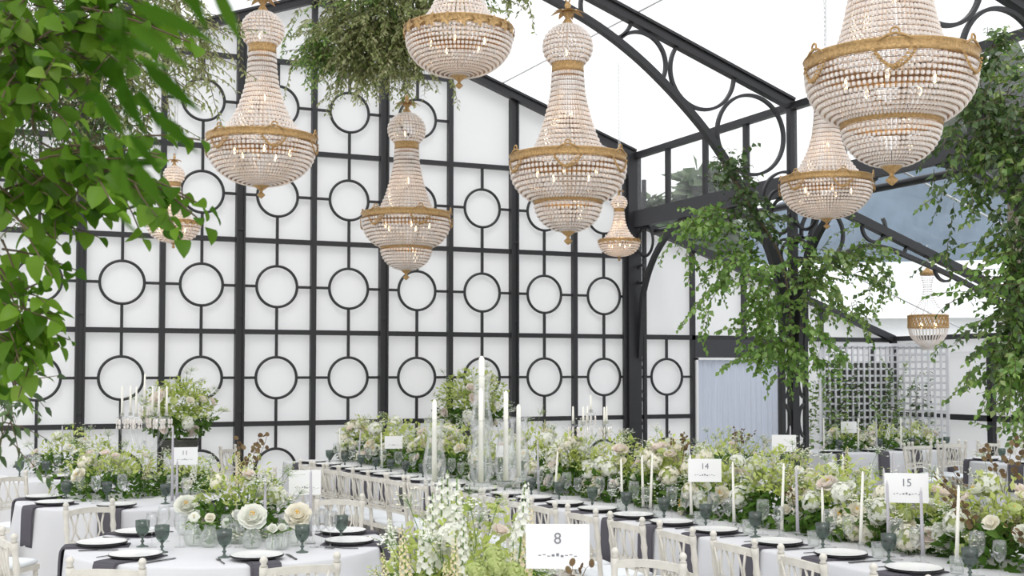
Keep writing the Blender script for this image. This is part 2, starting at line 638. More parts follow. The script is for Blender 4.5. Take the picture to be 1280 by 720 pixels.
def frame(Y, name, label, truss=True):
    f = struct(name, label)
    for sgn in (1, -1):
        X0 = XR + sgn * (XE - XR)
        mm = M(); mm.beam((X0, Y, ZE - .0), (XR, Y, ZR - .0), .11, .10); mm.beam((X0, Y - .07, ZE + .06), (XR, Y - .07, ZR + .06), .03, .03)
        mm.build('rafter', BLACK, f)
        if truss:
            fl = lambda x: XR + sgn * (x - XR)
            mm = M(); mm.sweep(spline([(fl(x), Y, z) for x, z in LOW], 6), (0, 1, 0), .09, .075); mm.build('lower_chord', BLACK, f)
            for cx, cz, r in ((6.52, 5.80, .33), (6.93, 5.25, .34), (7.76, 5.22, .43), (8.42, 4.55, .465), (5.9, 6.1, .2)):
                mm = M()
                n = 60
                run = []
                for i in range(n + 1):
                    a = 2 * PI * i / n
                    x, z = cx + r * math.cos(a), cz + r * math.sin(a)
                    ok = in_roof(x, z) and z > low_z(x) - .02
                    if ok:
                        run.append((fl(x), Y, z))
                    if (not ok or i == n) and len(run) > 2:
                        mm.sweep(run, (0, 1, 0), .05, .035)
                    if not ok:
                        run = []
                mm.build('ring', BLACK, f)
    # post cluster at the lean-to side
    mm = M(); mm.box((XE - (0 if truss else .03), Y, ZE / 2), (.095 if truss else .21, .08 if truss else .15, ZE)); mm.build('post', BLACK, f)
    for dx in (-.165, .165):
        mm = M(); mm.box((XE + dx, Y, 1.45 if truss else 2.3), (.05, .05, 2.9 if truss else 4.6)); mm.build('post_bar', BLACK, f)
        mm = M()
        for k in range(6):
            zc = .3 + k * .46
            s = -1 if dx > 0 else 1
            pts = [(XE + dx + s * .105 * math.cos(R(a)), Y, zc + .2 * math.sin(R(a))) for a in range(-80, 81, 16)]
            mm.sweep(pts, (0, 1, 0), .04, .025)
        mm.build('scallop', BLACK, f)
    # lean-to rafter and bracket
    mm = M(); mm.beam((XE, Y, ZW0), (XW, Y, ZW1), .10, .10); mm.build('rafter', BLACK, f)
    if truss:
        mm = M(); mm.sweep(spline([(9.17, Y, 2.2), (9.17, Y, 2.83), (9.24, Y, 3.26), (9.37, Y, 3.7), (9.42, Y, 3.82)], 6), (0, 1, 0), .07, .06); mm.build('bracket', BLACK, f)
        mm = M(); mm.sweep(spline([(9.25, Y, 2.7), (9.5, Y, 3.05), (9.82, Y, 3.25), (10.13, Y, 3.33), (10.44, Y, 3.30), (10.75, Y, 3.22), (11.46, Y, 3.0), (12.2, Y, 2.72), (13.1, Y, 2.4)], 6), (0, 1, 0), .07, .05)
        mm.build('lower_chord', BLACK, f)
        for cx, cz, r, a0, a1 in ((9.44, 3.44, .31, 0, 360), (10.22, 3.56, .18, 150, 400), (10.86, 3.22, .17, 0, 175), (11.35, 3.10, .17, 170, 290), (8.93, 3.80, .35, 30, 175), (8.83, 3.76, .17, 0, 360), (9.16, 3.55, .17, 0, 360), (8.9, 3.2, .15, 0, 360), (9.1, 3.0, .14, 0, 360)):
            mm = M(); mm.sweep(arc2(cx, cz, r, a0, a1, Y, 32), (0, 1, 0), .045, .03); mm.build('ring', BLACK, f)
    return f


frame(YW - .06, 'trim_5', 'black end frame of the tent against the white wall', False)
frame(11.83, 'trim_6', 'black arched roof truss with rings, first inside the end wall')
frame(8.06, 'trim_7', 'black arched roof truss nearest the camera, rising beside the right-hand greenery')

# eave beams and clerestory between main tent and wing
cl = struct('trim_8', 'black eave beams and fascia above the lean-to roof')
m = M(); m.beam((XE, -1, ZE - .02), (XE, YW, ZE - .02), .09, .085); m.build('eave_beam', BLACK, cl)
m = M(); m.beam((XE, -1, ZW0 + .01), (XE, YW, ZW0 + .01), .09, .24); m.build('fascia', DARKG, cl)
m = M(); m.tube([(9.36, -1, 3.84), (9.36, YW, 3.84)], .045, 10); m.build('purlin', BLACK, cl)
m = M(); m.beam((11.4, -1, zwing(11.4) - .02), (11.4, 8, zwing(11.4) - .02), .05, .06); m.build('purlin', BLACK, cl)
m = M(); m.beam((XR, -1, ZR), (XR, YW, ZR), .08, .08); m.build('ridge_beam', BLACK, cl)
bays = [(15.5, 11.83), (11.83, 8.06), (8.06, 4.3)]
wi = 0
for Ya, Yb in bays:
    wi += 1
    w = struct('window_%d' % wi, 'clear clerestory window above the lean-to roof')
    m = M(); m.add([(XE + .01, Ya, ZW0 + .12), (XE + .01, Yb, ZW0 + .12), (XE + .01, Yb, ZE - .05), (XE + .01, Ya, ZE - .05)], [(0, 1, 2, 3)])
    m.build('pane', PANE, w)
    for k in (1, 2, 3):
        Y = Ya + (Yb - Ya) * k / 4 + (.02 if k == 1 else 0)
        m = M(); m.box((XE, Y, (ZW0 + ZE) / 2), (.06, .07, ZE - ZW0 - .06)); m.build('window_bar', BLACK, w)
    # arched brackets under the fascia, at either end of the bay
    for s, Yp in ((-1, Ya), (1, Yb)):
        pts = [(XE + .02, Yp + s * t, z) for t, z in ((.06, 2.0), (.12, 2.6), (.19, 2.95), (.42, 3.34), (.75, 3.64), (1.08, 3.8), (1.42, 3.9))]
        m = M(); m.sweep(spline(pts, 6), (1, 0, 0), .06, .075); m.build('bracket', BLACK, w)
        for t, z, r in ((.24, 3.66, .21), (.12, 3.2, .13)):
            m = M(); m.torus((XE + .02, Yp + s * t, z), r, .022, 'x', 28, 6); m.build('ring', BLACK, w)

# ================================================================== OUTSIDE
# added far hillside, standing in for blue-grey reflections on the clear roof
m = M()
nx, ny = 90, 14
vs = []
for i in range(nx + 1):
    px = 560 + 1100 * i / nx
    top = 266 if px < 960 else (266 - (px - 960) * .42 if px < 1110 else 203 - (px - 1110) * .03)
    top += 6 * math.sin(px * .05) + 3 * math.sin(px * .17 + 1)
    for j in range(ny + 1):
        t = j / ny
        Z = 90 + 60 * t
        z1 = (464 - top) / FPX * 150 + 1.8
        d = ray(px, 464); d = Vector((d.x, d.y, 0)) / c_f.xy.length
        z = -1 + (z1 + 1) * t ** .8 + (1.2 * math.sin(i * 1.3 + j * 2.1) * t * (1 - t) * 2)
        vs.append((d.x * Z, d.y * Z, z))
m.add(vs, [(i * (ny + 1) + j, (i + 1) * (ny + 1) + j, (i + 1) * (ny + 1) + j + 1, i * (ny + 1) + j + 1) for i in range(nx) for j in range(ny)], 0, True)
o = m.build('stand_in_hill', HILL); o['kind'] = 'structure'

# white tent shape, invented to whiten the view through the lower lean-to roof
mq = thing('stand_in_marquee', 'added white tent shape with a low pitched roof, whitening the view beyond the lean-to', 'stand_in_marquee', (36, 40.5, 0), R(-38))
m = M(); m.box((0, 0, 1.9), (46, 10, 4.0)); m.build('stand_in_wall', MARQ, mq)
m = M()
m.add([(-23.3, -5.4, 3.8), (23.3, -5.4, 3.8), (23.3, 0, 6.4), (-23.3, 0, 6.4), (23.3, 5.4, 3.8), (-23.3, 5.4, 3.8)], [(0, 1, 2, 3), (3, 2, 4, 5), (0, 3, 5), (1, 4, 2)])
m.build('stand_in_roof', MARQ, mq)


def tree(px, py_top, wpx, Z, label, cone=False, seed=0, lo=.12):
    rr = random.Random(seed)
    base = P(px, 464, Z); base.z = -.1
    H = (464 - py_top) / FPX * Z + 1.8
    W = wpx / FPX * Z / 2
    t = thing('tree', label, 'tree', base)
    mm = M(); mm.tube([(0, 0, 0), (.1, 0, H * .5), (0, 0, H * .9)], [.25, .18, .05], 8); mm.build('trunk', BARK, t)
    mm = M()
    for i in range(1500):
        h = rr.uniform(lo, 1)
        rad = W * ((1 - h) ** .7 + .05 if cone else math.sin(PI * min(1, (h - lo) / (1 - lo) * .9 + .05)) ** .6) * math.sqrt(rr.uniform(.2, 1))
        if cone:
            rad *= .7 + .3 * math.sin(h * 40)
        a = rr.uniform(0, 2 * PI)
        p = Vector((rad * math.cos(a), rad * math.sin(a), H * h))
        d = Vector((math.cos(a) + rr.gauss(0, .5), math.sin(a) + rr.gauss(0, .5), rr.gauss(-.1, .5)))
        mm.leaf(p, d, Vector((rr.gauss(0, .6), rr.gauss(0, .6), 1)), rr.uniform(.35, .8), rr.uniform(.25, .5), 1)
    mm.build('crown', TREEL, t)


tree(880, 213, 84, 30, 'broad grey-green tree outside the clerestory, mid-window', False, 1)
tree(816, 242, 50, 34, 'small tree outside the clerestory beside the end wall', False, 2)
tree(1268, 80, 120, 26, 'tall green tree outside behind the right-hand greenery', False, 4, .74)
# ================================================================== CHANDELIERS
def bead(mm, p, out, r, h):
    z = Vector((0, 0, 1))
    t = z.cross(out)
    t = t.normalized() if t.length > 1e-4 else Vector((1, 0, 0))
    vs = [p + z * h, p - z * h]
    for q in (.55, -.55):
        for k in range(5):
            a = 2 * PI * (k + .5) / 5
            vs.append(p + (t * math.cos(a) + out * math.sin(a)) * r + z * h * q)
    fs = []
    for k in range(5):
        n = (k + 1) % 5
        fs += [(0, 2 + k, 2 + n), (1, 7 + n, 7 + k), (2 + k, 7 + k, 7 + n, 2 + n)]
    mm.add(vs, fs, 0)


def net(prof, ns, parent, name='crystal_strands'):
    """strings of beads hung over a lathe profile [(r,z)...]; ns strings"""
    mm = M()
    # resample the profile evenly
    L = [0]
    for (a, b), (c, d) in zip(prof, prof[1:]):
        L.append(L[-1] + math.hypot(c - a, d - b))
    rmax = max(r for r, z in prof)
    cell = 2 * PI * rmax / ns
    rows = max(2, int(L[-1] / cell))
    pts = []
    for i in range(rows + 1):
        s = L[-1] * i / rows
        k = max(j for j in range(len(L)) if L[j] <= s + 1e-9)
        k = min(k, len(prof) - 2)
        t = (s - L[k]) / (L[k + 1] - L[k])
        pts.append((prof[k][0] + (prof[k + 1][0] - prof[k][0]) * t, prof[k][1] + (prof[k + 1][1] - prof[k][1]) * t))
    for k in range(ns):
        a = 2 * PI * k / ns
        o_ = Vector((math.cos(a), math.sin(a), 0))
        mm.tube([o_ * r + Vector((0, 0, z)) for r, z in pts], cell * .065, 3, 1, False)
        for i in range(rows):
            r0, z0 = pts[i]; r1, z1 = pts[i + 1]
            r, z = (r0 + r1) / 2, (z0 + z1) / 2
            br = min(cell * .385, 2 * PI * max(r, .004) / ns * .43)
            sl = math.hypot(r1 - r0, z1 - z0)
            bead(mm, o_ * r + Vector((0, 0, z)), o_, br, sl * .43)
    for i, (r, z) in enumerate(pts):
        mm.torus((0, 0, z), r, cell * .055, 'z', max(24, ns // 2), 3, m=1)
    return mm.build(name, [CRYS, WIRE], parent)


def band(r, z0, z1, parent, name, lip=.012):
    mm = M()
    mm.lathe([(r, z0), (r + lip, z0 + .004), (r + lip * .5, z0 + (z1 - z0) * .3), (r + lip * .5, z0 + (z1 - z0) * .75), (r + lip * 1.3, z1 - .006), (r + lip, z1), (r - .004, z1), (r - .004, z0), (r, z0)], 64)
    return mm.build(name, GOLD, parent)


def chain_mesh(L, s):
    mm = M()
    z = 0
    i = 0
    ln = .045
    while z < L:
        ax = 'x' if i % 2 else 'y'
        c = Vector((0, 0, z + ln / 2))
        pts = []
        for k in range(11):
            a = 2 * PI * k / 10
            q = (.009 * math.cos(a), (ln / 2 + .004) * math.sin(a))
            pts.append(c + (Vector((q[0], 0, q[1])) if ax == 'y' else Vector((0, q[0], q[1]))))
        mm.tube(pts, .0032, 4, 0, False)
        z += ln * .9
        i += 1
    mm.tube([(.02, 0, 0), (.03, .01, L * .3), (.022, 0, L * .6), (.02, 0, L)], .003, 4, 0, False)
    return mm


def make_chandelier(kind, label, loc, diam, rz, seed):
    """unit: rim diameter 1, rim at z = 0"""
    t = thing('chandelier', label, 'chandelier', loc, rz, 'gilt and crystal chandeliers')
    two = kind in ('two', 'wide')
    small = kind == 'small'
    bz = .985 if two else (1.03 if not small else .93)      # ball centre
    br = .19 if not two else .205
    nw = .125 if not small else .145
    # crown
    mm = M()
    mm.lathe([(.012, .2), (.03, .17), (.018, .13), (.05, .10), (.02, .06), (.045, .02), (.05, 0)], 16, (0, 0, bz + br * .92))
    for k in range(8):
        a = 2 * PI * k / 8
        d = Vector((math.cos(a), math.sin(a), .35))
        mm.leaf(Vector((0, 0, bz + br * .92 + .10)) + d * .02, d, Vector((0, 0, 1)), .12, .065, 4, .55)
    mm.torus((0, 0, bz + br * .92 + .215), .02, .007, 'y', 16, 6)
    mm.build('crown', GOLD, t)
    # ball
    prof = [(br * math.sin(R(a)), bz + br * .92 * math.cos(R(a))) for a in range(12, 141, 8)]
    net(prof, 34 if not small else 22, t, 'crystal_ball')
    zb = prof[-1][1]
    nr = prof[-1][0]
    band(nr, zb - .075, zb, t, 'neck_band', .006)
    ztop = zb - .075
    # cone
    zs = .05
    tall = ztop - zs
    if two:
        cone = [(nr, ztop), (nr + .012, ztop - tall * .25), (nr + .05, ztop - tall * .5), (nr + .095, ztop - tall * .72), (nr + .145, ztop - tall * .9), (.33, zs)]
    if kind == 'wide':
        cone = [(nr, ztop), (.155, .66), (.195, .52), (.235, .39), (.265, .24), (.30, .12), (.355, zs)]
    elif not two:
        cone = [(nr, ztop), (nr + .008, ztop - tall * .2), (nr + .03, ztop - tall * .42), (nr + .075, ztop - tall * .62), (nr + .145, ztop - tall * .82), (.37, zs)]
    net(cone, (48 if kind != 'wide' else 64) if not small else 32, t, 'crystal_cone')
    rim = band(.486, -.015, .055 if not small else .03, t, 'rim_band')
    mm = M(); mm.lathe([(.33, .05), (.486, .052)], 48); mm.build('rim_top', GOLD, t)
    # bowl
    if two:
        bowl = [(.484, -.02), (.480, -.10), (.455, -.18), (.40, -.255), (.335, -.305), (.285, -.325)]
    elif small:
        bowl = [(.484, -.01), (.478, -.08), (.44, -.17), (.36, -.25), (.25, -.305), (.12, -.335), (.05, -.345)]
    else:
        bowl = [(.484, -.02), (.478, -.10), (.45, -.18), (.385, -.265), (.285, -.335), (.17, -.375), (.075, -.39)]
    net(bowl, (76 if kind != 'wide' else 92) if not small else 46, t, 'crystal_bowl')
    zf = bowl[-1][1]
    fr_ = bowl[-1][0] * 1.15
    if two:
        band(.282, -.355, -.315, t, 'lower_band')
        low = [(.28, -.36), (.272, -.41), (.245, -.47), (.19, -.53), (.11, -.57), (.055, -.58)]
        net(low, 50 if kind != 'wide' else 60, t, 'crystal_lower_bowl')
        zf, fr_ = -.575, .075
    mm = M()
    mm.lathe([(fr_, zf + .012), (fr_ * .9, zf - .008), (.045, zf - .03), (.018, zf - .05), (.012, zf - .062), (.016, zf - .07), (.038, zf - .092), (.016, zf - .115), (.001, zf - .125)], 12)
    mm.build('finial', GOLD, t)
    # ornaments on the rim
    rr = random.Random(seed)
    if kind in ('two', 'one', 'wide'):
        for k in range(6):
            a0 = 2 * PI * k / 6
            mm = M()
            N = 15
            for i in range(N):
                u = i / (N - 1) * 2 - 1
                a = a0 + u * .23
                z = -.115 + .10 * u * u
                p = Vector((.505 * math.cos(a), .505 * math.sin(a), z))
                rd = Vector((math.cos(a), math.sin(a), 0))
                tg = Vector((-math.sin(a), math.cos(a), .2 * u))
                mm.leaf(p - tg * .02, tg * (1 if u < 0 else -1) + rd * .5, rd, .034, .02, 2, .2)
                mm.leaf(p, tg * (1 if u < 0 else -1) + Vector((0, 0, -.8)), rd, .03, .02, 2, .2)
                mm.ball(p + rd * .004, .009, 6, 4)
            mm.build('swag', GOLD, rim)
            mm = M()
            p = Vector((.5 * math.cos(a0), .5 * math.sin(a0), .06))
            tg = Vector((-math.sin(a0), math.cos(a0), 0))
            mm.tube([p + tg * .024 * math.cos(R(b)) + Vector((0, 0, .02 + .022 * math.sin(R(b)))) for b in range(-60, 241, 20)], .0065, 6)
            for s in (-1, 1):
                mm.tube([p + Vector((0, 0, .01)), p + tg * s * .045 + Vector((0, 0, .0)), p + tg * s * .10 + Vector((0, 0, -.03))], [.008, .008, .003], 6)
            mm.build('rim_bow', GOLD, rim)
    else:
        mm = M()
        for k in range(22):
            a = 2 * PI * k / 22
            rd = Vector((math.cos(a), math.sin(a), 0))
            tg = Vector((-math.sin(a), math.cos(a), 0))
            p = rd * .5
            for j in range(5):
                b = 2 * PI * j / 5
                mm.leaf(p, tg * math.cos(b) + Vector((0, 0, math.sin(b))) + rd * .4, rd, .06 * rr.uniform(.8, 1.3), .045, 2, .3)
        mm.build('leaf_fringe', GOLD, rim)['kind'] = 'stuff'
    # candle bulbs inside
    for k in range(5):
        a = 2 * PI * k / 5 + .3
        mm = M(); mm.lathe([(.001, -.035), (.010, -.025), (.013, -.005), (.008, .018), (.002, .036)], 8)
        mm.build('bulb', BULB, t, (.26 * math.cos(a), .26 * math.sin(a), -.10))
    mm = M(); mm.lathe([(.001, -.035), (.010, -.025), (.013, -.005), (.008, .018), (.002, .036)], 8)
    ob = mm.build('bulb', BULB, t, (.03, 0, .42))
    ob2 = put('bulb', ob.data, t, (0, .03, bz - .04))
    for zz, e in ((-.12, 2.2), (.40, 1.3), (bz - .02, .6)):
        ld = bpy.data.lights.new('bulb_light', 'POINT')
        ld.energy = e * diam
        ld.color = (1, .70, .42)
        ld.shadow_soft_size = .04
        lo = bpy.data.objects.new('bulb_light', ld)
        C.objects.link(lo)
        lo.parent = t
        lo.location = (0, 0, zz)
    t.scale = (diam,) * 3
    return t, bz + br * .92 + .22


def hang(kind, label, px, py, Z, diam, rz, seed, ztop=None):
    p = P(px, py, Z)
    t, ctop = make_chandelier(kind, label, p, diam, rz, seed)
    zt = ztop if ztop else zroof(p.x) - .05
    L = (zt - p.z) / diam - ctop
    mm = chain_mesh((L * diam), 1)
    ob = mm.build('chain', CHAIN, t, (0, 0, ctop))
    ob.scale = (1 / diam,) * 3
    return t


hang('one', 'single-bowl gilt crystal chandelier, large, before the lattice wall, below the left roof slope', 327, 178, 8.99, .80, .52, 1)
hang('gar', 'single-bowl crystal chandelier with a leafy gilt rim, beside the high ridge greenery', 574, 42, 9.06, .80, .1, 2)
hang('two', 'slim two-tier crystal chandelier hanging lowest before the middle of the lattice wall', 508, 272, 13.47, .98, .5, 3)
hang('two', 'two-tier crystal chandelier in the middle, overlapping the lattice wall and the roof truss', 710, 203, 10.2, .98, .05, 4)
hang('wide', 'largest two-tier crystal chandelier, nearest the camera, top cut off', 1113, 84, 7.09, .98, -.15, 5)
hang('one', 'single-bowl crystal chandelier just behind and below the largest one', 1033, 228, 10.8, .80, .2, 6)
hang('small', 'small crystal chandelier beside the dark corner post', 774, 302, 13.57, .46, .2, 7, 5.2)
hang('small', 'small crystal chandelier half hidden by hanging green leaves', 217, 280, 10.5, .45, .2, 8)

# a different one under the lean-to roof
p9 = P(1160, 402, 16.0)
t = thing('chandelier', 'drum chandelier with a gold lattice band and clear strands under the lean-to roof', 'chandelier', p9)
m = M()
for z in (-.075, .075):
    m.torus((0, 0, z), .25, .012, 'z', 40, 6)
for k in range(28):
    for s in (-1, 1):
        a, b = 2 * PI * k / 28, 2 * PI * (k + s) / 28
        m.tube([(.25 * math.cos(a), .25 * math.sin(a), -.07), (.25 * math.cos(b), .25 * math.sin(b), .07)], .009, 4)
m.build('gold_band', GOLD, t)
for nm, ns, path in (('crystal_bowl', 34, [(.245, -.08), (.225, -.17), (.17, -.25), (.10, -.31), (.07, -.36)]), ('crystal_cone', 22, [(.085, .60), (.055, .45), (.08, .3), (.15, .18), (.24, .08)])):
    m = M()
    for k in range(ns):
        a = 2 * PI * k / ns
        o_ = Vector((math.cos(a), math.sin(a), 0))
        pp = spline([Vector((r * o_.x, r * o_.y, z)) for r, z in path], 5)
        for q in pp:
            bead(m, q, o_, *((.008, .013) if nm == 'crystal_bowl' else (.004, .010)))
    m.build(nm, CRYS, t)['kind'] = 'stuff'
m = M(); m.lathe([(.02, .70), (.05, .66), (.09, .66), (.10, .62), (.085, .6), (.02, .6)], 20); m.build('crown', GOLD, t)
m = M(); m.tube([(0, 0, .68), (0, 0, 1.0)], .006, 5); m.build('rod', CHAIN, t)
for k in range(4):
    a = PI / 2 * k
    m = M(); m.ball((0, 0, 0), .02, 8, 5, 0, 1.6); m.build('bulb', BULB, t, (.12 * math.cos(a), .12 * math.sin(a), -.05))

# ================================================================== HANGING GREENERY
def grow(lm, tm, start, d, L, leafL, leafW, rr, k=1, droop=.5, gap=.03, m_=0, shape=0, twig=.003, curl=.3):
    steps = max(3, int(L / gap))
    p = Vector(start)
    d = Vector(d).normalized()
    pts = [p.copy()]
    for i in range(steps):
        d = (d + Vector((rr.gauss(0, .10), rr.gauss(0, .10), -droop * gap * 2 + rr.gauss(0, .06)))).normalized()
        p = p + d * gap
        pts.append(p.copy())
        sd = d.cross(Vector((0, 0, 1)))
        sd = sd.normalized() if sd.length > 1e-3 else Vector((1, 0, 0))
        s = 1 if i % 2 else -1
        ld = d * .5 + sd * s * rr.uniform(.5, 1.1) + Vector((rr.gauss(0, .3), rr.gauss(0, .3), rr.uniform(-.9, .1)))
        nn = Vector((rr.gauss(0, .7), rr.gauss(0, .7) - .3, 1))
        sc = rr.uniform(.7, 1.25) * (1 - .35 * i / steps)
        lm.leaf(p, ld, nn, leafL * sc, leafW * sc, k, curl * rr.uniform(.3, 1.4), m_, shape)
    if tm is not None:
        n = len(pts)
        tm.tube(pts[::2] if n > 6 else pts, [twig * (1 - .7 * i / n) for i in range(len(pts[::2] if n > 6 else pts))], 4, 0, False)
    return pts


def greenery(name, label, spine, nodes, mats, leaf, seed, k=1, shape=0, gap=.03, droop=.6, twig=.004, spread=None, curl=.3):
    """nodes: (px, py, Z, count, length, dirx (-1 left .. 1 right), dirz, jitter, material index)"""
    rr = random.Random(seed)
    base = P(*spine[0])
    t = thing(name, label, 'greenery', base)
    lm, tm = M(), M()
    if len(spine) > 1:
        sp = spline([P(*q) - base for q in spine], 6)
        tm.tube(sp, [.016 * (1 - .6 * i / len(sp)) for i in range(len(sp))], 6)
    for (px, py, Z, cnt, L, dx, dz, jit, mi) in nodes:
        c = P(px, py, Z) - base
        for i in range(cnt):
            a = rr.uniform(0, 2 * PI)
            st = c + Vector((rr.gauss(0, jit), rr.gauss(0, jit), rr.gauss(0, jit)))
            d = c_r * (dx + rr.gauss(0, .55)) + c_f * rr.gauss(0, .55) + Vector((0, 0, dz + rr.gauss(0, .4)))
            grow(lm, tm, st, d, L * rr.uniform(.5, 1.15), leaf[0], leaf[1], rr, k, droop, gap, mi, shape, twig, curl)
    lm_o = lm.build('leaves', mats, t); lm_o['kind'] = 'stuff'
    tm.build('twigs', BARK, t)
    return t


# on the second post and its arches
greenery('hanging_greenery', 'big leafy garland wrapped round the second dark post, trailing to both sides',
         [(905, 205, 14.0), (940, 262, 14.1), (975, 320, 14.2), (988, 390, 14.2), (992, 470, 14.3)],
         [(905, 210, 13.9, 22, .24, 0, .1, .09, 1), (925, 238, 13.9, 30, .28, -.1, 0, .11, 1), (950, 270, 14.0, 34, .32, 0, -.1, .12, 1),
          (900, 272, 13.8, 18, .55, -.8, -.1, .10, 0), (872, 280, 13.7, 7, .55, -1, -.3, .06, 0), (915, 315, 13.8, 18, .5, -.7, -.2, .14, 0),
          (950, 330, 13.8, 34, .45, -.4, -.2, .16, 0), (895, 350, 13.7, 8, .6, -.5, -.7, .08, 0), (970, 380, 13.9, 48, .4, -.1, -.3, .16, 0),
          (955, 425, 13.8, 34, .36, -.3, -.5, .14, 0), (982, 440, 13.9, 40, .34, 0, -.6, .15, 0), (1005, 345, 14.1, 22, .42, .5, .1, .12, 2),
          (1040, 322, 14.1, 28, .4, .7, .1, .12, 2), (1075, 318, 14.1, 24, .38, .8, 0, .11, 2), (1102, 335, 14.1, 7, .45, .3, -1, .06, 2),
          (1030, 365, 14.0, 20, .45, .4, -.3, .14, 2), (1010, 415, 13.9, 16, .45, .3, -.6, .12, 0), (862, 320, 13.7, 3, .6, -.1, -1.2, .03, 0),
          (880, 380, 13.7, 3, .5, -.1, -1.2, .04, 0), (1070, 380, 14.0, 7, .5, .3, -1, .08, 2), (1000, 300, 14.1, 5, .3, .3, .2, .08, 0), (1040, 440, 14.0, 5, .4, .1, -1, .08, 0)],
         [LEAF_B, LEAF_D, LEAF_M], (.088, .072), 11, 2, 1, .034, .7, .003)
# on the next post, at the right
greenery('hanging_greenery', 'dense leafy garland climbing the right-hand post beside the largest chandelier',
         [(1330, -20, 10.8), (1300, 150, 10.6), (1290, 300, 10.6), (1300, 420, 10.7), (1320, 520, 10.7)],
         [(1212, 110, 10.4, 26, .45, -.3, -.2, .16, 1), (1241, 150, 10.4, 50, .5, -.1, -.2, .22, 1), (1226, 190, 10.4, 26, .36, -.1, -.4, .16, 2),
          (1285, 215, 10.4, 50, .42, -.1, -.3, .24, 2), (1305, 250, 10.4, 50, .42, -.2, -.2, .25, 1), (1296, 130, 10.5, 30, .5, .1, .1, .25, 2),
          (1295, 300, 10.4, 50, .38, -.3, -.3, .22, 2), (1275, 345, 10.4, 22, .5, -.9, -.1, .18, 0), (1301, 370, 10.4, 50, .5, -.3, -.2, .24, 1),
          (1291, 420, 10.4, 50, .5, -.4, -.3, .22, 2), (1311, 470, 10.5, 50, .45, -.3, -.4, .2, 1), (1281, 455, 10.3, 22, .5, -.7, -.3, .15, 0),
          (1301, 505, 10.4, 26, .4, -.3, -.8, .15, 2), (1311, 200, 10.5, 40, .5, 0, 0, .3, 2), (1222, 225, 10.3, 6, .4, -.2, -.9, .1, 1),
          (1241, 85, 10.4, 14, .4, .2, .2, .12, 2), (1290, 170, 10.3, 50, .4, -.1, -.2, .2, 1), (1292, 330, 10.3, 40, .35, -.1, -.2, .2, 1), (1285, 440, 10.3, 40, .35, -.1, -.2, .2, 2), (1246, 60, 10.4, 8, .4, -.3, -.2, .12, 1), (1311, 420, 10.2, 30, .4, 0, 0, .2, 1)],
         [LEAF_B, LEAF_D, LEAF_M], (.085, .06), 12, 2, 1, .033, .6, .003)
# on the ridge
greenery('hanging_greenery', 'mass of fine olive foliage hanging from the ridge above the lattice wall',
         [(600, -90, 12.2), (540, -60, 12.2), (470, -30, 12.2), (400, 20, 12.2)],
         [(410, 55, 12.1, 68, .4, -.4, -.3, .12, 1), (435, 35, 12.1, 102, .5, -.2, -.4, .16, 0), (470, 20, 12.1, 136, .55, 0, -.5, .2, 0),
          (505, 20, 12.1, 136, .55, 0, -.6, .2, 0), (535, 0, 12.1, 102, .5, .2, -.5, .2, 0), (575, -40, 12.1, 102, .5, .4, -.3, .2, 1), (480, -30, 12.1, 102, .6, 0, -.2, .25, 1),
          (450, 65, 12.1, 68, .35, -.1, -.8, .15, 0), (500, 60, 12.1, 68, .35, .1, -.9, .16, 0), (655, -15, 12.1, 8, .3, .1, -1, .06, 0), (630, -40, 12.1, 51, .3, .3, -.2, .1, 0)],
         [LEAF_O, LEAF_M], (.07, .032), 13, 1, 0, .021, .7, .0025)
# left: dark fine-leaved mass further back
greenery('hanging_greenery', 'dark fine-leaved greenery at the upper left in front of the lattice wall',
         [(-120, -60, 7.2), (0, 20, 7.0), (120, 40, 6.9), (220, 30, 6.9)],
         [(20, 60, 6.9, 60, .45, 0, -.3, .22, 1), (70, 70, 6.8, 80, .45, .1, -.3, .22, 1), (120, 50, 6.8, 80, .45, .2, -.3, .2, 0), (170, 30, 6.8, 70, .45, .3, -.3, .18, 0),
          (215, 15, 6.8, 50, .35, .4, -.3, .13, 0), (110, 110, 6.7, 40, .35, .1, -.6, .14, 1), (150, 110, 6.7, 30, .3, .3, -.5, .12, 0), (20, 150, 6.8, 60, .4, 0, -.2, .2, 1),
          (235, 45, 6.8, 12, .25, .3, -.9, .06, 0), (70, 130, 6.7, 30, .3, .1, -.6, .12, 1), (60, 10, 6.8, 60, .4, .2, 0, .25, 1), (165, 150, 6.7, 8, .22, .3, -.5, .05, 1)],
         [LEAF_O, LEAF_D], (.05, .02), 14, 1, 0, .02, .6, .0025)
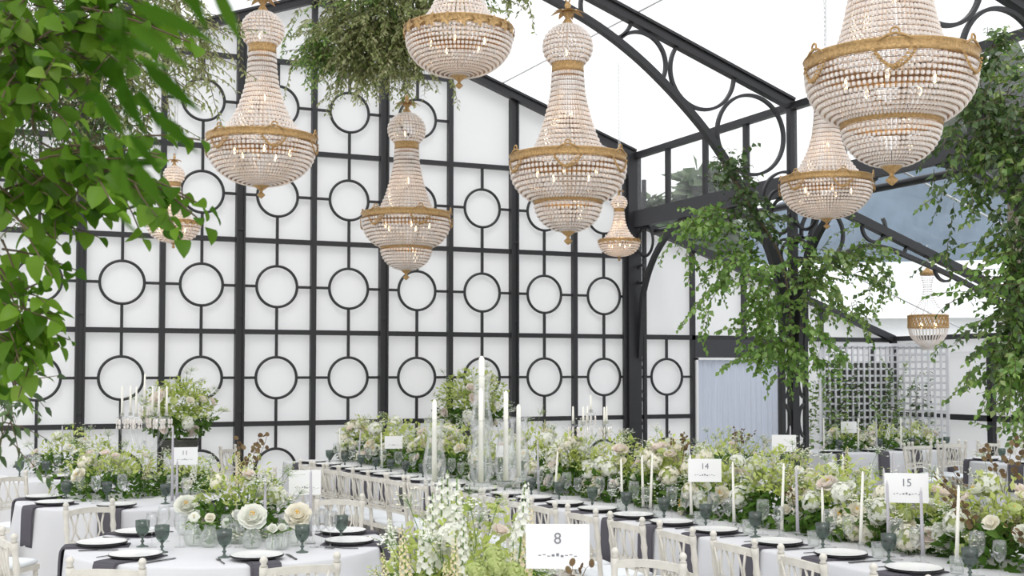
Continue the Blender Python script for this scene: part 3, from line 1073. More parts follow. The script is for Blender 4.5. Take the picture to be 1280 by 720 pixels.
# left: broad round leaves nearer
greenery('hanging_greenery', 'bright broad-leaved branches hanging down the left side, close to the camera',
         [(-160, -120, 3.2), (-60, 0, 3.1), (-20, 180, 3.0), (-20, 400, 3.0)],
         [(10, 20, 3.0, 16, .28, .3, 0, .09, 1), (40, 60, 3.0, 11, .28, .2, -.1, .08, 0), (15, 100, 3.0, 14, .25, .1, -.1, .08, 0), (40, 110, 2.95, 6, .2, .2, -.2, .05, 0),
          (5, 150, 3.0, 12, .3, .5, -.1, .07, 1), (60, 20, 3.0, 10, .3, .8, .1, .06, 0), (100, 5, 3.0, 8, .28, .8, .1, .05, 0), (30, 200, 3.0, 10, .35, .9, .1, .05, 0),
          (90, 195, 3.0, 7, .32, 1, -.1, .03, 0), (140, 205, 3.0, 5, .26, 1, -.3, .02, 0), (175, 235, 2.9, 3, .16, .8, -.8, .015, 0), (10, 215, 3.0, 8, .28, .5, -.2, .05, 0), (70, 230, 3.0, 5, .16, .6, -.7, .02, 0),
          (20, 250, 3.0, 5, .2, .6, -.6, .04, 0), (100, 235, 3.0, 1, .14, .05, -1, .0, 0), (-5, 330, 3.0, 5, .22, .4, -.5, .03, 0), (5, 370, 3.0, 7, .22, .5, -.5, .03, 0), (10, 400, 3.0, 8, .22, .5, -.5, .03, 0), (0, 440, 3.0, 5, .16, .3, -.5, .03, 1),
          (35, 420, 3.0, 3, .14, .6, -.8, .015, 0)],
         [NEAR, NEAR_M], (.064, .052), 15, 5, 1, .036, .55, .003, curl=.35)
# left: sprigs of narrow pointed leaves low down
greenery('hanging_greenery', 'dark pointed-leaf trails hanging low at the left edge',
         [(-60, 380, 3.6), (-20, 430, 3.6)],
         [(-8, 430, 3.6, 6, .22, .3, -.7, .04, 0), (0, 480, 3.6, 7, .2, .3, -.7, .03, 0), (8, 520, 3.6, 5, .18, .35, -.9, .02, 0), (20, 475, 3.6, 2, .1, .9, -.3, .01, 0)],
         [LEAF_D], (.05, .022), 16, 3, 2, .032, .4, .002, curl=.3)
# left: willow-like branch right in front of the lens
rr = random.Random(31)
base = P(60, -220, 1.0)
t = thing('hanging_branch', 'blurred long-leaved branch very near the camera, hanging across the upper left', 'greenery', base)
lm, tm = M(), M()
pts = spline([Vector((0, 0, 0)), P(130, -60, .98) - base, P(155, 30, .95) - base, P(158, 120, .95) - base], 8)
tm.tube(pts, [.0016 * (1 - .6 * i / len(pts)) for i in range(len(pts))], 6)
for (x0, y0, x1, y1, w) in ((165, 5, 262, 45, 26), (160, 30, 230, 75, 28), (262, -25, 305, 55, 22), (150, 50, 118, 55, 22), (165, 75, 215, 80, 13), (178, 78, 245, 137, 24), (120, 118, 150, 165, 22),
                            (152, 92, 160, 40, 26), (100, 125, 130, 118, 20), (160, 165, 200, 212, 16), (140, 200, 160, 245, 22), (170, 205, 202, 258, 24), (155, 205, 205, 203, 15), (195, 145, 240, 182, 24), (150, 0, 190, -40, 24), (145, 260, 186, 315, 18),
                            (215, -40, 262, 35, 24), (150, 100, 165, 150, 26), (130, 45, 190, 62, 24), (172, 110, 200, 150, 15), (240, -30, 320, -5, 22)):
    a = P(x0, y0, .96 + rr.uniform(-.05, .05)) - base
    b = P(x1, y1, .94 + rr.uniform(-.06, .06)) - base
    lm.leaf(a, b - a, -c_f + Vector((rr.gauss(0, .3), rr.gauss(0, .3), .5)), (b - a).length * 1.05, w / FPX * .78, 7, .12, 0, 2)
    tm.tube([a, pts[min(len(pts) - 1, max(0, int((y0 + 60) / 180 * 18)))]], .0004, 4)
lo = lm.build('leaves', LEAF_W, t); lo['kind'] = 'stuff'
tm.build('twigs', LEAF_W, t)

# ================================================================== TRELLIS
tl = thing('trellis', 'tall grey-white garden trellis screen with three panels behind the far table', 'trellis', (12.6, 14.5, 0))
def lath_panel(a, b, h, name, gap=.105):
    a, b = Vector(a), Vector(b)
    d = (b - a)
    n = max(2, int(d.length / gap))
    mm = M()
    dn = d.normalized()
    nr = Vector((-dn.y, dn.x, 0))
    for i in range(n + 1):
        p = a + d * i / n
        w = .05 if i in (0, n) else .03
        mm.beam((p.x, p.y, 0), (p.x, p.y, h), .02, w, nr)
    for j in range(int(h / gap) + 1):
        z = .05 + j * gap
        q = nr * .018
        mm.beam((a.x + q.x, a.y + q.y, z), (b.x + q.x, b.y + q.y, z), .014, .03)
    mm.beam((a.x, a.y, h), (b.x, b.y, h), .05, .05)
    mm.build(name, TREL, tl)
lath_panel((-1.3, -.25, 0), (-.75, .35, 0), 2.2, 'trellis_panel')
lath_panel((-.75, .35, 0), (.55, .35, 0), 2.2, 'trellis_panel')
lath_panel((.55, .35, 0), (.75, -.6, 0), 2.2, 'trellis_panel')
m = M(); m.box((-.05, .42, 1.12), (1.2, .03, 1.66)); m.build('backing_board', mat('charcoal_board', (.10, .10, .095), .8, vary=.3, bscale=2), tl)
rr = random.Random(77)
for i, (x0, x1, lab) in enumerate(((-1.15, -1.0, 'at the left panel'), (-.5, -.2, 'up the left of the middle panel'), (-.1, .25, 'up the right of the middle panel'), (.3, .38, 'across the right panel'))):
    t = thing('climbing_vine', 'slender green vine climbing the grey trellis, %s' % lab, 'vine', (12.6 + x0, 14.5 + (.0 if i in (0,) else (.2 if i < 3 else -.1)), 0))
    lm, tm = M(), M()
    for b in range(7 if i != 3 else 4):
        z = rr.uniform(.1, .5)
        p = Vector((rr.gauss(.1, .12), rr.gauss(0, .04), z))
        for s in range(4):
            q = grow(lm, tm, p, Vector((rr.gauss((x1 - x0) * .5, .22), rr.gauss(0, .08), 1)), rr.uniform(.4, .75), .095, .06, rr, 1, -.05, .028, 0)
            p = q[-1]
            if p.z > 1.55:
                break
    o = lm.build('leaves', LEAF_D if i % 2 else LEAF_M, t); o['kind'] = 'stuff'
    tm.build('stem', BARK, t)

# ================================================================== FLOWERS
def rand_dir(rr, up=0):
    while True:
        v = Vector((rr.uniform(-1, 1), rr.uniform(-1, 1), rr.uniform(-1, 1)))
        if .1 < v.length < 1:
            v.normalize()
            if v.z > up:
                return v


def bloom_mesh(name, mats, layers, Rr, seed, cup=1.0):
    rr = random.Random(seed)
    mm = M()
    for li, (cnt, el, L, W) in enumerate(layers):
        for k in range(cnt):
            a = 2 * PI * (k + .5 * (li % 2)) / cnt + rr.gauss(0, .12)
            e = R(el + rr.gauss(0, 7))
            rd = Vector((math.cos(a), math.sin(a), 0))
            d0 = rd * math.cos(e * .35) + Vector((0, 0, math.sin(e * .35)))
            tg = Vector((-math.sin(a), math.cos(a), 0))
            p = Vector((0, 0, -Rr * .25))
            vs, n = [], 4
            for i in range(n + 1):
                t = i / n
                ee = e * (.3 + .95 * t)
                dd = rd * math.cos(ee) + Vector((0, 0, math.sin(ee)))
                w = W * Rr * (.25 + .75 * math.sin(PI * (.08 + .72 * t)))
                c = p
                up = dd.cross(tg)
                for s in (-1, -.35, .35, 1):
                    vs.append(c + tg * s * w - up * (-abs(s) ** 2 * w * .35) * cup + Vector((0, 0, rr.gauss(0, .03) * Rr if i == n else 0)))
                p = p + dd * L * Rr / n
            mm.add(vs, [(i * 4 + j, i * 4 + j + 1, i * 4 + 5 + j, i * 4 + 4 + j) for i in range(n) for j in range(3)], 0, True)
    if len(mats) > 1:
        for k in range(14):
            v = rand_dir(rr, .4)
            mm.ball(v * Rr * .18 + Vector((0, 0, Rr * .25)), Rr * .05, 5, 3, 1)
    me = bpy.data.meshes.new(name)
    me.from_pydata(mm.v, [], mm.f)
    for x in mats:
        me.materials.append(x)
    me.polygons.foreach_set('material_index', mm.mi)
    me.polygons.foreach_set('use_smooth', mm.sm)
    me.update()
    return me


PEL = [(7, 15, 1.0, .5), (8, 38, .95, .46), (8, 58, .85, .40), (7, 74, .75, .33), (5, 86, .65, .25)]
ROL = [(5, 25, .95, .6), (5, 55, .85, .5), (5, 75, .8, .42), (4, 88, .75, .3), (3, 95, .7, .22)]
OPEN = [(6, 12, 1.0, .42), (6, 30, .9, .4)]


def mesh_of(mm, name, mats):
    me = bpy.data.meshes.new(name)
    me.from_pydata(mm.v, [], mm.f)
    for x in mats:
        me.materials.append(x)
    me.polygons.foreach_set('material_index', mm.mi)
    me.polygons.foreach_set('use_smooth', mm.sm)
    me.update()
    return me


def cluster_mesh(name, mats, Rr, cnt, fl, seed, squash=1):
    rr = random.Random(seed)
    mm = M()
    for i in range(cnt):
        v = rand_dir(rr, -.75)
        p = Vector((v.x, v.y, v.z * squash)) * Rr * rr.uniform(.85, 1.05)
        t1 = v.orthogonal().normalized()
        t2 = v.cross(t1)
        a0 = rr.uniform(0, PI)
        for k in range(4):
            a = a0 + PI / 2 * k
            d = t1 * math.cos(a) + t2 * math.sin(a) + v * .25
            mm.leaf(p, d, v, fl, fl * .85, 1, .2)
    mm.ball((0, 0, 0), Rr * .82, 10, 7, 1, squash)
    return mesh_of(mm, name, mats)


def spike_mesh(name, mats, H, cnt, w, fl, seed):
    rr = random.Random(seed)
    mm = M()
    mm.tube([(0, 0, 0), (.004, 0, H * .5), (.012, .006, H)], [.004, .003, .002], 5, 1)
    for i in range(cnt):
        t = i / cnt
        z = H * (.35 + .63 * t)
        a = i * 2.4
        r = w * (1 - .75 * t)
        v = Vector((math.cos(a), math.sin(a), .3))
        p = Vector((.012 * t + r * .5 * math.cos(a), r * .5 * math.sin(a), z))
        s = fl * (1 - .6 * t)
        t1 = v.orthogonal().normalized(); t2 = v.cross(t1).normalized()
        for k in range(5):
            b = 2 * PI * k / 5
            mm.leaf(p, t1 * math.cos(b) + t2 * math.sin(b) + v * .6, v, s, s * .8, 1, .2)
    return mesh_of(mm, name, mats)


def disc_sprig(seed):
    rr = random.Random(seed)
    mm = M()
    for b in range(3):
        d = Vector((rr.gauss(0, .3), rr.gauss(0, .3), 1)).normalized()
        p = Vector((0, 0, 0))
        pts = [p]
        for i in range(9):
            d = (d + Vector((rr.gauss(0, .1), rr.gauss(0, .1), 0))).normalized()
            p = p + d * .04
            pts.append(p)
            if i > 2:
                for s in range(2):
                    v = Vector((rr.gauss(0, 1), rr.gauss(0, 1), rr.gauss(.3, .4))).normalized()
                    c = p + v * .03
                    mm.tube([p, c], .001, 3, 1)
                    nn = Vector((rr.gauss(0, .5), -1, rr.gauss(0, .5))).normalized()
                    e1 = nn.orthogonal().normalized(); e2 = nn.cross(e1)
                    r = rr.uniform(.014, .02)
                    mm.add([c + (e1 * math.cos(2 * PI * q / 10) + e2 * math.sin(2 * PI * q / 10) * .85) * r for q in range(10)], [tuple(range(10))], 0)
        mm.tube(pts, .0018, 4, 1)
    return mesh_of(mm, 'honesty_sprig', [HONEST, BARK])


PEON = [bloom_mesh('peony', [WHITEP, YOLK], PEL, .062, 1), bloom_mesh('peony', [BLUSH], PEL, .060, 2), bloom_mesh('peony', [CREAM, YOLK], PEL, .064, 3)]
ROSE = [bloom_mesh('rose', [CREAM], ROL, .042, 4), bloom_mesh('rose', [WHITEP], ROL, .040, 5), bloom_mesh('rose', [BLUSH], ROL, .042, 6)]
HELL = [bloom_mesh('open_bloom', [WHITEP, YOLK], OPEN, .036, 7), bloom_mesh('open_bloom', [GREENF, YOLK], OPEN, .034, 8)]
HYDR = [cluster_mesh('hydrangea', [WHITEP, GREENF], .062, 110, .017, 9, .85), cluster_mesh('hydrangea', [CREAM, GREENF], .058, 100, .016, 10, .85)]
ALLI = [cluster_mesh('green_pompon', [GREENF, LIME], .036, 170, .010, 11, .8)]
SPIK = [spike_mesh('flower_spike', [WHITEP, STEM], .36, 46, .05, .022, 12), spike_mesh('flower_spike', [PINKS, STEM], .34, 80, .042, .011, 13), spike_mesh('flower_spike', [WHITEP, STEM], .30, 40, .045, .02, 14)]
DISC = [disc_sprig(15), disc_sprig(16)]


def flower(parent, me, p, d, rr, s=1.0):
    d = Vector(d)
    q = d.to_track_quat('Z', 'Y').to_euler()
    return put(me.name.split('.')[0], me, parent, p, q, s * rr.uniform(.85, 1.2))


def arrangement(label, loc, L, W, H, seed, rz=0, n_leaf=560, blooms=None, spikes=3, discs=0, lime=.5, wisps=14, pomp=0, cat='flowers', group=None, base=0.0, name='flower_arrangement', ballform=False, fl=1.0):
    rr = random.Random(seed)
    t = thing(name, label, cat, loc, rz, group)
    lm, wm = M(), M()

    def shell(u=1.0, lowz=0):
        while True:
            v = rand_dir(rr, -.9 if ballform else -.05)
            p = Vector((v.x * L / 2, v.y * W / 2, v.z * H * (.5 if ballform else 1)))
            if ballform:
                p.z += H * .5
            return p * u if not ballform else Vector((p.x * u, p.y * u, H * .5 + (p.z - H * .5) * u)), v

    for i in range(n_leaf):
        u = rr.uniform(.45, 1.0)
        p, v = shell(u)
        hz = p.z / H
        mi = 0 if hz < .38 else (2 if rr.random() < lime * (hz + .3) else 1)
        d = v + Vector((rr.gauss(0, .6), rr.gauss(0, .6), rr.gauss(.15, .5)))
        l_ = rr.uniform(.03, .07) * (1.25 if mi == 0 else .85) * fl
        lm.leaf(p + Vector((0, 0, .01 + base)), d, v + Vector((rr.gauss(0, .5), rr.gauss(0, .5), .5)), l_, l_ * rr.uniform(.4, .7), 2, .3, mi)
    # fine fillers on wispy stems
    for i in range(wisps):
        p, v = shell(rr.uniform(.7, .95))
        v = (v + Vector((rr.gauss(0, .3), rr.gauss(0, .3), .8))).normalized()
        e = p + v * rr.uniform(.08, .2)
        p = p + Vector((0, 0, base)); e = e + Vector((0, 0, base))
        wm.tube([p * .6, p, e], .0016, 4, 0, False)
        kind = rr.choice((1, 1, 2, 3))
        for k in range(22):
            q = e + Vector((rr.gauss(0, .028), rr.gauss(0, .028), rr.gauss(0, .018)))
            wm.tube([e - v * .03, q], .0007, 3, 0, False)
            for j in range(3):
                a = rr.uniform(0, 6.3)
                wm.leaf(q, Vector((math.cos(a), math.sin(a), .4)), v, .009 * fl + .003, .008 * fl + .002, 1, .1, kind)
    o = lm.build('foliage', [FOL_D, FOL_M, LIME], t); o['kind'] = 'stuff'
    o = wm.build('filler_sprays', [STEM, WHITEP, GREENF, CREAM], t); o['kind'] = 'stuff'
    b = blooms or (('p', 3), ('r', 4), ('h', 2), ('o', 4))
    pool = {'p': PEON, 'r': ROSE, 'h': HYDR, 'o': HELL, 'a': ALLI}
    for key, cnt in b:
        for k in range(cnt):
            for tr_ in range(12):
                p, v = shell(rr.uniform(.86, 1.0))
                if .12 < p.z / H < .85:
                    break
            if key == 'o':
                p = p * rr.uniform(1.0, 1.12)
            flower(t, rr.choice(pool[key]), p + Vector((0, 0, base)), v + Vector((0, 0, .25)), rr, fl)
    for k in range(spikes):
        p, v = shell(.45)
        flower(t, rr.choice(SPIK), p + Vector((0, 0, base)), Vector((v.x * .35, v.y * .35, 1)), rr, .9)
    for k in range(discs):
        p, v = shell(.7)
        flower(t, rr.choice(DISC), p + Vector((0, 0, base)), Vector((v.x * .5, v.y * .5, 1)), rr, .9)
    for k in range(pomp):
        p, v = shell(.95)
        flower(t, ALLI[0], p + Vector((0, 0, base)), v, rr, 1)
    return t

# ================================================================== TABLEWARE MESHES
def lathe_mesh(prof, n, name, mt, wave=None):
    mm = M(); mm.lathe(prof, n, wave=wave)
    return mesh_of(mm, name, [mt])


GOB_B = lathe_mesh([(.006, .062), (.016, .066), (.030, .078), (.0385, .098), (.0415, .12), (.0425, .158), (.0405, .158), (.039, .12), (.036, .1), (.026, .082), (.004, .074)], 20, 'bowl', SMOKE)
GOB_S = lathe_mesh([(.001, 0), (.036, 0), (.036, .004), (.014, .010), (.007, .018), (.0065, .026), (.013, .034), (.0065, .042), (.007, .055), (.015, .064), (.004, .07)], 16, 'stem', mat('smoky_stem', (.09, .12, .105), .15))
WIN_B = lathe_mesh([(.003, .092), (.016, .098), (.032, .118), (.039, .145), (.040, .17), (.036, .215), (.0345, .215), (.0385, .17), (.037, .145), (.030, .12), (.014, .101)], 18, 'bowl', GLASS)
WIN_S = lathe_mesh([(.001, 0), (.036, .001), (.034, .003), (.008, .007), (.0042, .02), (.004, .08), (.006, .093), (.001, .094)], 12, 'stem', GLASS)
TUM = lathe_mesh([(.001, .003), (.030, .0), (.034, .006), (.036, .04), (.038, .09), (.036, .09), (.034, .04), (.031, .012), (.001, .010)], 20, 'tumbler', GLASSR)
CHG = lathe_mesh([(.001, .0), (.115, .0), (.143, .006), (.149, .010), (.149, .013), (.14, .011), (.112, .005), (.001, .005)], 40, 'charger_plate', CHARGER)
PLT = lathe_mesh([(.001, .0), (.10, .0), (.142, .009), (.147, .013), (.14, .013), (.10, .005), (.001, .005)], 40, 'dinner_plate', PORC)


def fork_mesh():
    mm = M()
    mm.sweep([(0, -.10, .004), (0, -.02, .003), (0, .03, .006), (0, .05, .004)], (1, 0, 0), .007, .003)
    mm.sweep([(0, .045, .004), (0, .06, .004)], (1, 0, 0), .024, .002)
    for x in (-.0095, -.003, .003, .0095):
        mm.sweep([(x, .06, .004), (x, .085, .005), (x, .10, .003)], (1, 0, 0), .003, .002)
    return mesh_of(mm, 'fork', [SILV])


def knife_mesh():
    mm = M()
    mm.sweep([(0, -.11, .004), (0, 0, .004)], (1, 0, 0), .010, .005)
    mm.sweep([(0, 0, .004), (.002, .05, .004), (.003, .09, .003), (-.003, .112, .003)], (1, 0, 0), .017, .002)
    return mesh_of(mm, 'knife', [SILV])


FORK, KNIFE = fork_mesh(), knife_mesh()
TT = .752


def goblet(x, y, label):
    t = thing('goblet', label, 'goblet', (x, y, TT), 0, 'smoky grey goblets')
    put('bowl', GOB_B, t); put('stem', GOB_S, t)
    return t


def wineglass(x, y, label, s=1.0, rz=0):
    t = thing('wine_glass', label, 'wine glass', (x, y, TT), rz, 'clear wine glasses')
    put('bowl', WIN_B, t); put('stem', WIN_S, t)
    t.scale = (s,) * 3
    return t


def napkin(x, y, ang, edge, label, w=.17, drop=.30, inner=.16):
    """folded cloth lying under the plate and hanging over the table edge; ang = outward direction"""
    mm = M()
    pts = [(-inner, .004), (0, .004), (edge - .01, .005), (edge + .012, -.004), (edge + .020, -.03), (edge + .024, -.12), (edge + .026, -drop)]
    mm.sweep(spline([(a, 0, z) for a, z in pts], 4), (0, 1, 0), w, .007)
    # second fold, set a little aside
    pts2 = [(-inner * .8, .009), (0, .009), (edge - .01, .010), (edge + .016, .000), (edge + .026, -.03), (edge + .031, -.12), (edge + .033, -drop + .015)]
    mm.sweep(spline([(a, .006, z) for a, z in pts2], 4), (0, 1, 0), w * .9, .005)
    o = mm.build('napkin', NAPM)
    o.location = (x, y, TT); o.rotation_euler = (0, 0, ang)
    return tag(o, label, 'napkin', 'charcoal napkins')


def setting(x, y, ang, edge, where, n=2, gob=True, tum=False, cut=False, nap=True, gsep=None, plates=True):
    """x, y: centre of the plate; ang: direction from the table to the diner"""
    a = Vector((math.cos(ang), math.sin(ang), 0))
    s = Vector((-math.sin(ang), math.cos(ang), 0))      # the diner's right hand
    if nap:
        napkin(x, y, ang, edge, 'charcoal napkin ' + where)
    if plates:
        tag(put('charger_plate', CHG, None, (x, y, TT + .013)), 'black charger plate ' + where, 'charger plate', 'black charger plates')
        tag(put('dinner_plate', PLT, None, (x, y, TT + .0205)), 'white dinner plate ' + where, 'plate', 'white dinner plates')
    p = Vector((x, y, 0))
    g = gsep if gsep is not None else (-.12, .24)
    if gob:
        q = p + a * g[0] + s * g[1]
        goblet(q.x, q.y, 'smoky grey goblet ' + where)
    if n >= 1:
        q = p + a * (g[0] - .11) + s * (g[1] - .06)
        wineglass(q.x, q.y, 'tall clear wine glass ' + where, 1.05)
    if n >= 2:
        q = p + a * (g[0] - .14) + s * (g[1] + .06)
        wineglass(q.x, q.y, 'shorter clear wine glass ' + where, .9)
    if tum:
        q = p + a * (g[0] - .06) + s * (g[1] - .15)
        tag(put('tumbler', TUM, None, (q.x, q.y, TT)), 'clear water tumbler ' + where, 'tumbler', 'clear tumblers')
    if cut:
        for k, (me, nm, off) in enumerate(((FORK, 'fork', -.20), (KNIFE, 'knife', .195))):
            q = p + s * off
            o = tag(put(nm, me, None, (q.x, q.y, TT + .002), (0, 0, ang + PI / 2)), 'dark %s %s' % (nm, where), nm, 'dark cutlery')


# ------------------------------------------------------------------ chairs
def make_chair():
    t = thing('chiavari_chair', '', 'chair', (0, 0, 0), 0, 'pale bamboo-turned banquet chairs')
    turn = lambda z0, z1, r, rings: [(r, z) for z in (z0, z1)]

    def leg(x, y0, y1, z1, fin):
        mm = M()
        N = 26
        pts, rs = [], []
        for i in range(N + 1):
            z = z1 * i / N
            k = z / z1
            pts.append((x, y0 + (y1 - y0) * max(0, (z - .40)) / max(.01, z1 - .40) if fin else y0 + (y1 - y0) * k, z))
            r = .0165
            for zr in (.12, .30, .44, .60, .74, .85):
                if abs(z - zr) < z1 / N * .6:
                    r = .021
            rs.append(r)
        mm.tube(pts, rs, 8)
        lo_ = mm.build('leg' if not fin else 'back_post', CHAIRM, t)
        if fin:
            mm = M()
            mm.lathe([(.001, -.002), (.012, 0), (.020, .006), (.012, .014), (.019, .026), (.020, .036), (.012, .05), (.001, .054)], 10, pts[-1])
            mm.build('finial', CHAIRM, lo_)
        return lo_
    for x in (-.18, .18):
        leg(x, .185, .18, .43, False)
        leg(x * 1.0, -.19, -.235, .865, True)
    mm = M()
    mm.box((0, 0, .43), (.40, .40, .035)); mm.build('seat_frame', CHAIRM, t)
    mm = M()
    vs = []
    prof = [(.195, 0), (.205, .012), (.205, .028), (.18, .040), (.10, .045), (.0, .046)]
    for r, z in prof:
        for k in range(24):
            a = 2 * PI * k / 24
            cx_, sy_ = math.cos(a), math.sin(a)
            q = max(abs(cx_), abs(sy_)) ** .72
            vs.append((r * cx_ / q, r * sy_ / q, z))
    mm.add(vs, [(i * 24 + k, i * 24 + (k + 1) % 24, i * 24 + 24 + (k + 1) % 24, i * 24 + 24 + k) for i in range(5) for k in range(24)], 0, True)
    mm.build('cushion', CUSH, t, (0, .01, .447))

    def yb(z):
        return -.19 - .045 * max(0, (z - .40)) / .465
    def rail(z, r, h, nm, bow=.03):
        mm = M()
        pts = [(-.18 + .36 * i / 10, yb(z) - bow * math.sin(PI * i / 10), z + (.012 * math.sin(PI * i / 10))) for i in range(11)]
        mm.sweep(pts, (0, 0, 1), h, r * 2)
        mm.build(nm, CHAIRM, t)
    rail(.835, .011, .038, 'top_rail', .03)
    rail(.635, .009, .022, 'back_rail', .022)
    rail(.585, .009, .022, 'back_rail', .022)
    mm = M()
    for i in range(7):
        x = -.12 + .24 * i / 6
        mm.ball((x, yb(.61) - .02, .616), .013, 7, 5)
    mm.build('bead_row', CHAIRM, t)
    for i in range(6):
        x0 = -.125 + .05 * i
        dx = .022 if i % 2 == 0 else -.022
        mm = M()
        mm.tube([(x0 - dx * .6, yb(.64) - .022, .64), (x0 + dx * .8, yb(.7) - .027, .70), (x0 + dx * .7, yb(.75) - .03, .75), (x0 - dx * .4, yb(.83) - .03, .835)], .0068, 6)
        mm.build('spindle', CHAIRM, t)
    for y, x0, x1, z in ((.184, -.18, .18, .17), (-.19, -.18, .18, .2)):
        mm = M(); mm.tube([(x0, y, z), (x1, y, z)], .010, 7); mm.build('stretcher', CHAIRM, t)
    for x in (-.18, .18):
        for z in (.14, .25):
            mm = M(); mm.tube([(x, -.19, z), (x, .183, z)], .010, 7); mm.build('stretcher', CHAIRM, t)
    return t


chair0 = make_chair()
used = [False]


def chair(x, y, face, label):
    """face: direction the sitter looks (radians from +X)"""
    rz = face - PI / 2
    if not used[0]:
        used[0] = True
        chair0.location = (x, y, 0); chair0.rotation_euler = (0, 0, rz)
        tag(chair0, label, 'chair', 'pale bamboo-turned banquet chairs')
        return chair0
    return dup(chair0, (x, y, 0), rz, label, 'chair', 'pale bamboo-turned banquet chairs')


# ------------------------------------------------------------------ tables
def round_cloth(cx, cy, rad, label, seed=0):
    rr = random.Random(seed)
    ph = [rr.uniform(0, 6) for _ in range(4)]
    mm = M()
    prof = [(.001, TT), (rad * .5, TT), (rad - .012, TT), (rad - .003, TT - .004), (rad, TT - .014), (rad + .004, TT - .06), (rad + .012, TT - .2), (rad + .03, TT - .45), (rad + .05, .012)]

    def wave(a, z):
        k = max(0, (TT - .03 - z)) / TT
        return k * .05 * (math.sin(11 * a + ph[0]) + .5 * math.sin(17 * a + ph[1]))
    mm.lathe(prof, 120, (0, 0, 0), 0, wave)
    o = mm.build('tablecloth', CLOTH)
    o.location = (cx, cy, 0)
    return tag(o, label, 'tablecloth', 'white tablecloths')


def rect_cloth(x0, x1, y0, y1, label):
    mm = M()
    cx, cy = (x0 + x1) / 2, (y0 + y1) / 2
    hx, hy = (x1 - x0) / 2, (y1 - y0) / 2
    per = []
    n = 60
    rc = .03

    def outline(off, z):
        out = []
        segs = ((-hx, -hy, 1, 0, 2 * hx), (hx, -hy, 0, 1, 2 * hy), (hx, hy, -1, 0, 2 * hx), (-hx, hy, 0, -1, 2 * hy))
        for sx, sy, dx, dy, L in segs:
            cnt = max(4, int(L / .06))
            for i in range(cnt):
                t = L * i / cnt
                k = max(0, TT - .03 - z) / TT
                w = off + k * .022 * (math.sin(t * 13) + .6 * math.sin(t * 29 + 1)) * (min(1, t / .15, (L - t) / .15) if L > .4 else 0)
                out.append((sx + dx * t + dy * w, sy + dy * t - dx * w, z))
        return out
    levels = [(-.015, TT), (-.003, TT - .004), (0, TT - .016), (.004, TT - .08), (.010, TT - .25), (.02, TT - .5), (.028, .012)]
    rows = [outline(a, z) for a, z in levels]
    N = len(rows[0])
    vs = [v for r_ in rows for v in r_]
    fs = [(i * N + k, i * N + (k + 1) % N, (i + 1) * N + (k + 1) % N, (i + 1) * N + k) for i in range(len(rows) - 1) for k in range(N)]
    mm.add(vs, fs, 0, True)
    mm.add(rows[0], [tuple(range(N))], 0)
    o = mm.build('tablecloth', CLOTH)
    o.location = (cx, cy, 0)
    return tag(o, label, 'tablecloth', 'white tablecloths')


def candle(x, y, h, wax, label, tilt=0, z=TT):
    t = thing('taper_candle', label, 'candle', (x, y, z), 0, 'taper candles')
    mm = M()
    mm.tube([(0, 0, .045), (tilt * .5, 0, .045 + h * .5), (tilt, 0, .045 + h - .02), (tilt, 0, .045 + h)], [.0115, .0095, .0075, .003], 10)
    mm.tube([(tilt, 0, .045 + h), (tilt + .001, 0, .053 + h)], .0012, 4, 1)
    mm.build('candle', [wax, INK], t)
    mm = M()
    mm.lathe([(.001, 0), (.034, 0), (.035, .006), (.018, .012), (.013, .02), (.015, .03), (.019, .036), (.018, .052), (.0125, .052), (.0125, .04), (.001, .04)], 14)
    mm.build('candle_holder', GLASS, t)
    return t


def table_card(x, y, z, w, h, rz, num, label, zb=TT, sx=0.0):
    t = thing('table_card', label, 'table card', (x, y, zb), rz, 'table cards')
    mm = M(); mm.box((0, 0, z - zb), (w, .004, h)); mm.build('card', CARD, t)
    mm = M()
    mm.tube([(0, .006, 0), (0, .006, z - zb - h * .3)], .004, 6)
    mm.lathe([(.001, 0), (.04, 0), (.04, .006), (.001, .008)], 16)
    mm.tube([(0, .006, z - zb - h / 2 - .004), (0, -.006, z - zb - h / 2 - .004)], .004, 5)
    mm.build('stand', GLASS, t)
    if num:
        cu = bpy.data.curves.new('numeral', 'FONT')
        cu.body = num
        cu.size = h * .36
        cu.align_x = 'CENTER'; cu.align_y = 'CENTER'
        cu.extrude = .0004
        cu.materials.append(INK)
        o = bpy.data.objects.new('numeral', cu)
        C.objects.link(o); o.parent = t
        bpy.context.view_layer.update()
        me = bpy.data.meshes.new_from_object(o.evaluated_get(bpy.context.evaluated_depsgraph_get()))
        bpy.data.objects.remove(o)
        put('numeral', me, t, (sx, -.0032, z - zb + h * .17), (PI / 2, 0, 0))
    mm = M()
    for k in range(9):
        u = -w * .28 + w * .56 * k / 8
        mm.box((u, -.0026, z - zb - h * .2 + .003 * math.sin(k * 2.1)), (w * .045, .0008, h * (.02 + .05 * (k == 4) + .03 * (k in (3, 5)))))
    mm.build('script_line', INK, t)
    return t


FACE_CAM = lambda x, y: math.atan2(x, y) * -1     # turn so the card looks at the camera side

# ================= long curved table (card 15)
EDGE = [(3.6, 4.38), (5.5, 4.38), (7.0, 4.30), (8.5, 4.18), (10.0, 4.0), (11.5, 3.80), (13.0, 3.62), (14.4, 3.5)]


def ex(Y):
    Y = min(max(Y, EDGE[0][0]), EDGE[-1][0])
    for (a, b), (c, d) in zip(EDGE, EDGE[1:]):
        if a <= Y <= c:
            return b + (d - b) * (Y - a) / (c - a)


def nrm(Y):                            # direction from the table out to its seats, as an angle
    g = (ex(Y + .5) - ex(Y - .5)) / 1.0
    return math.atan2(g, -1)


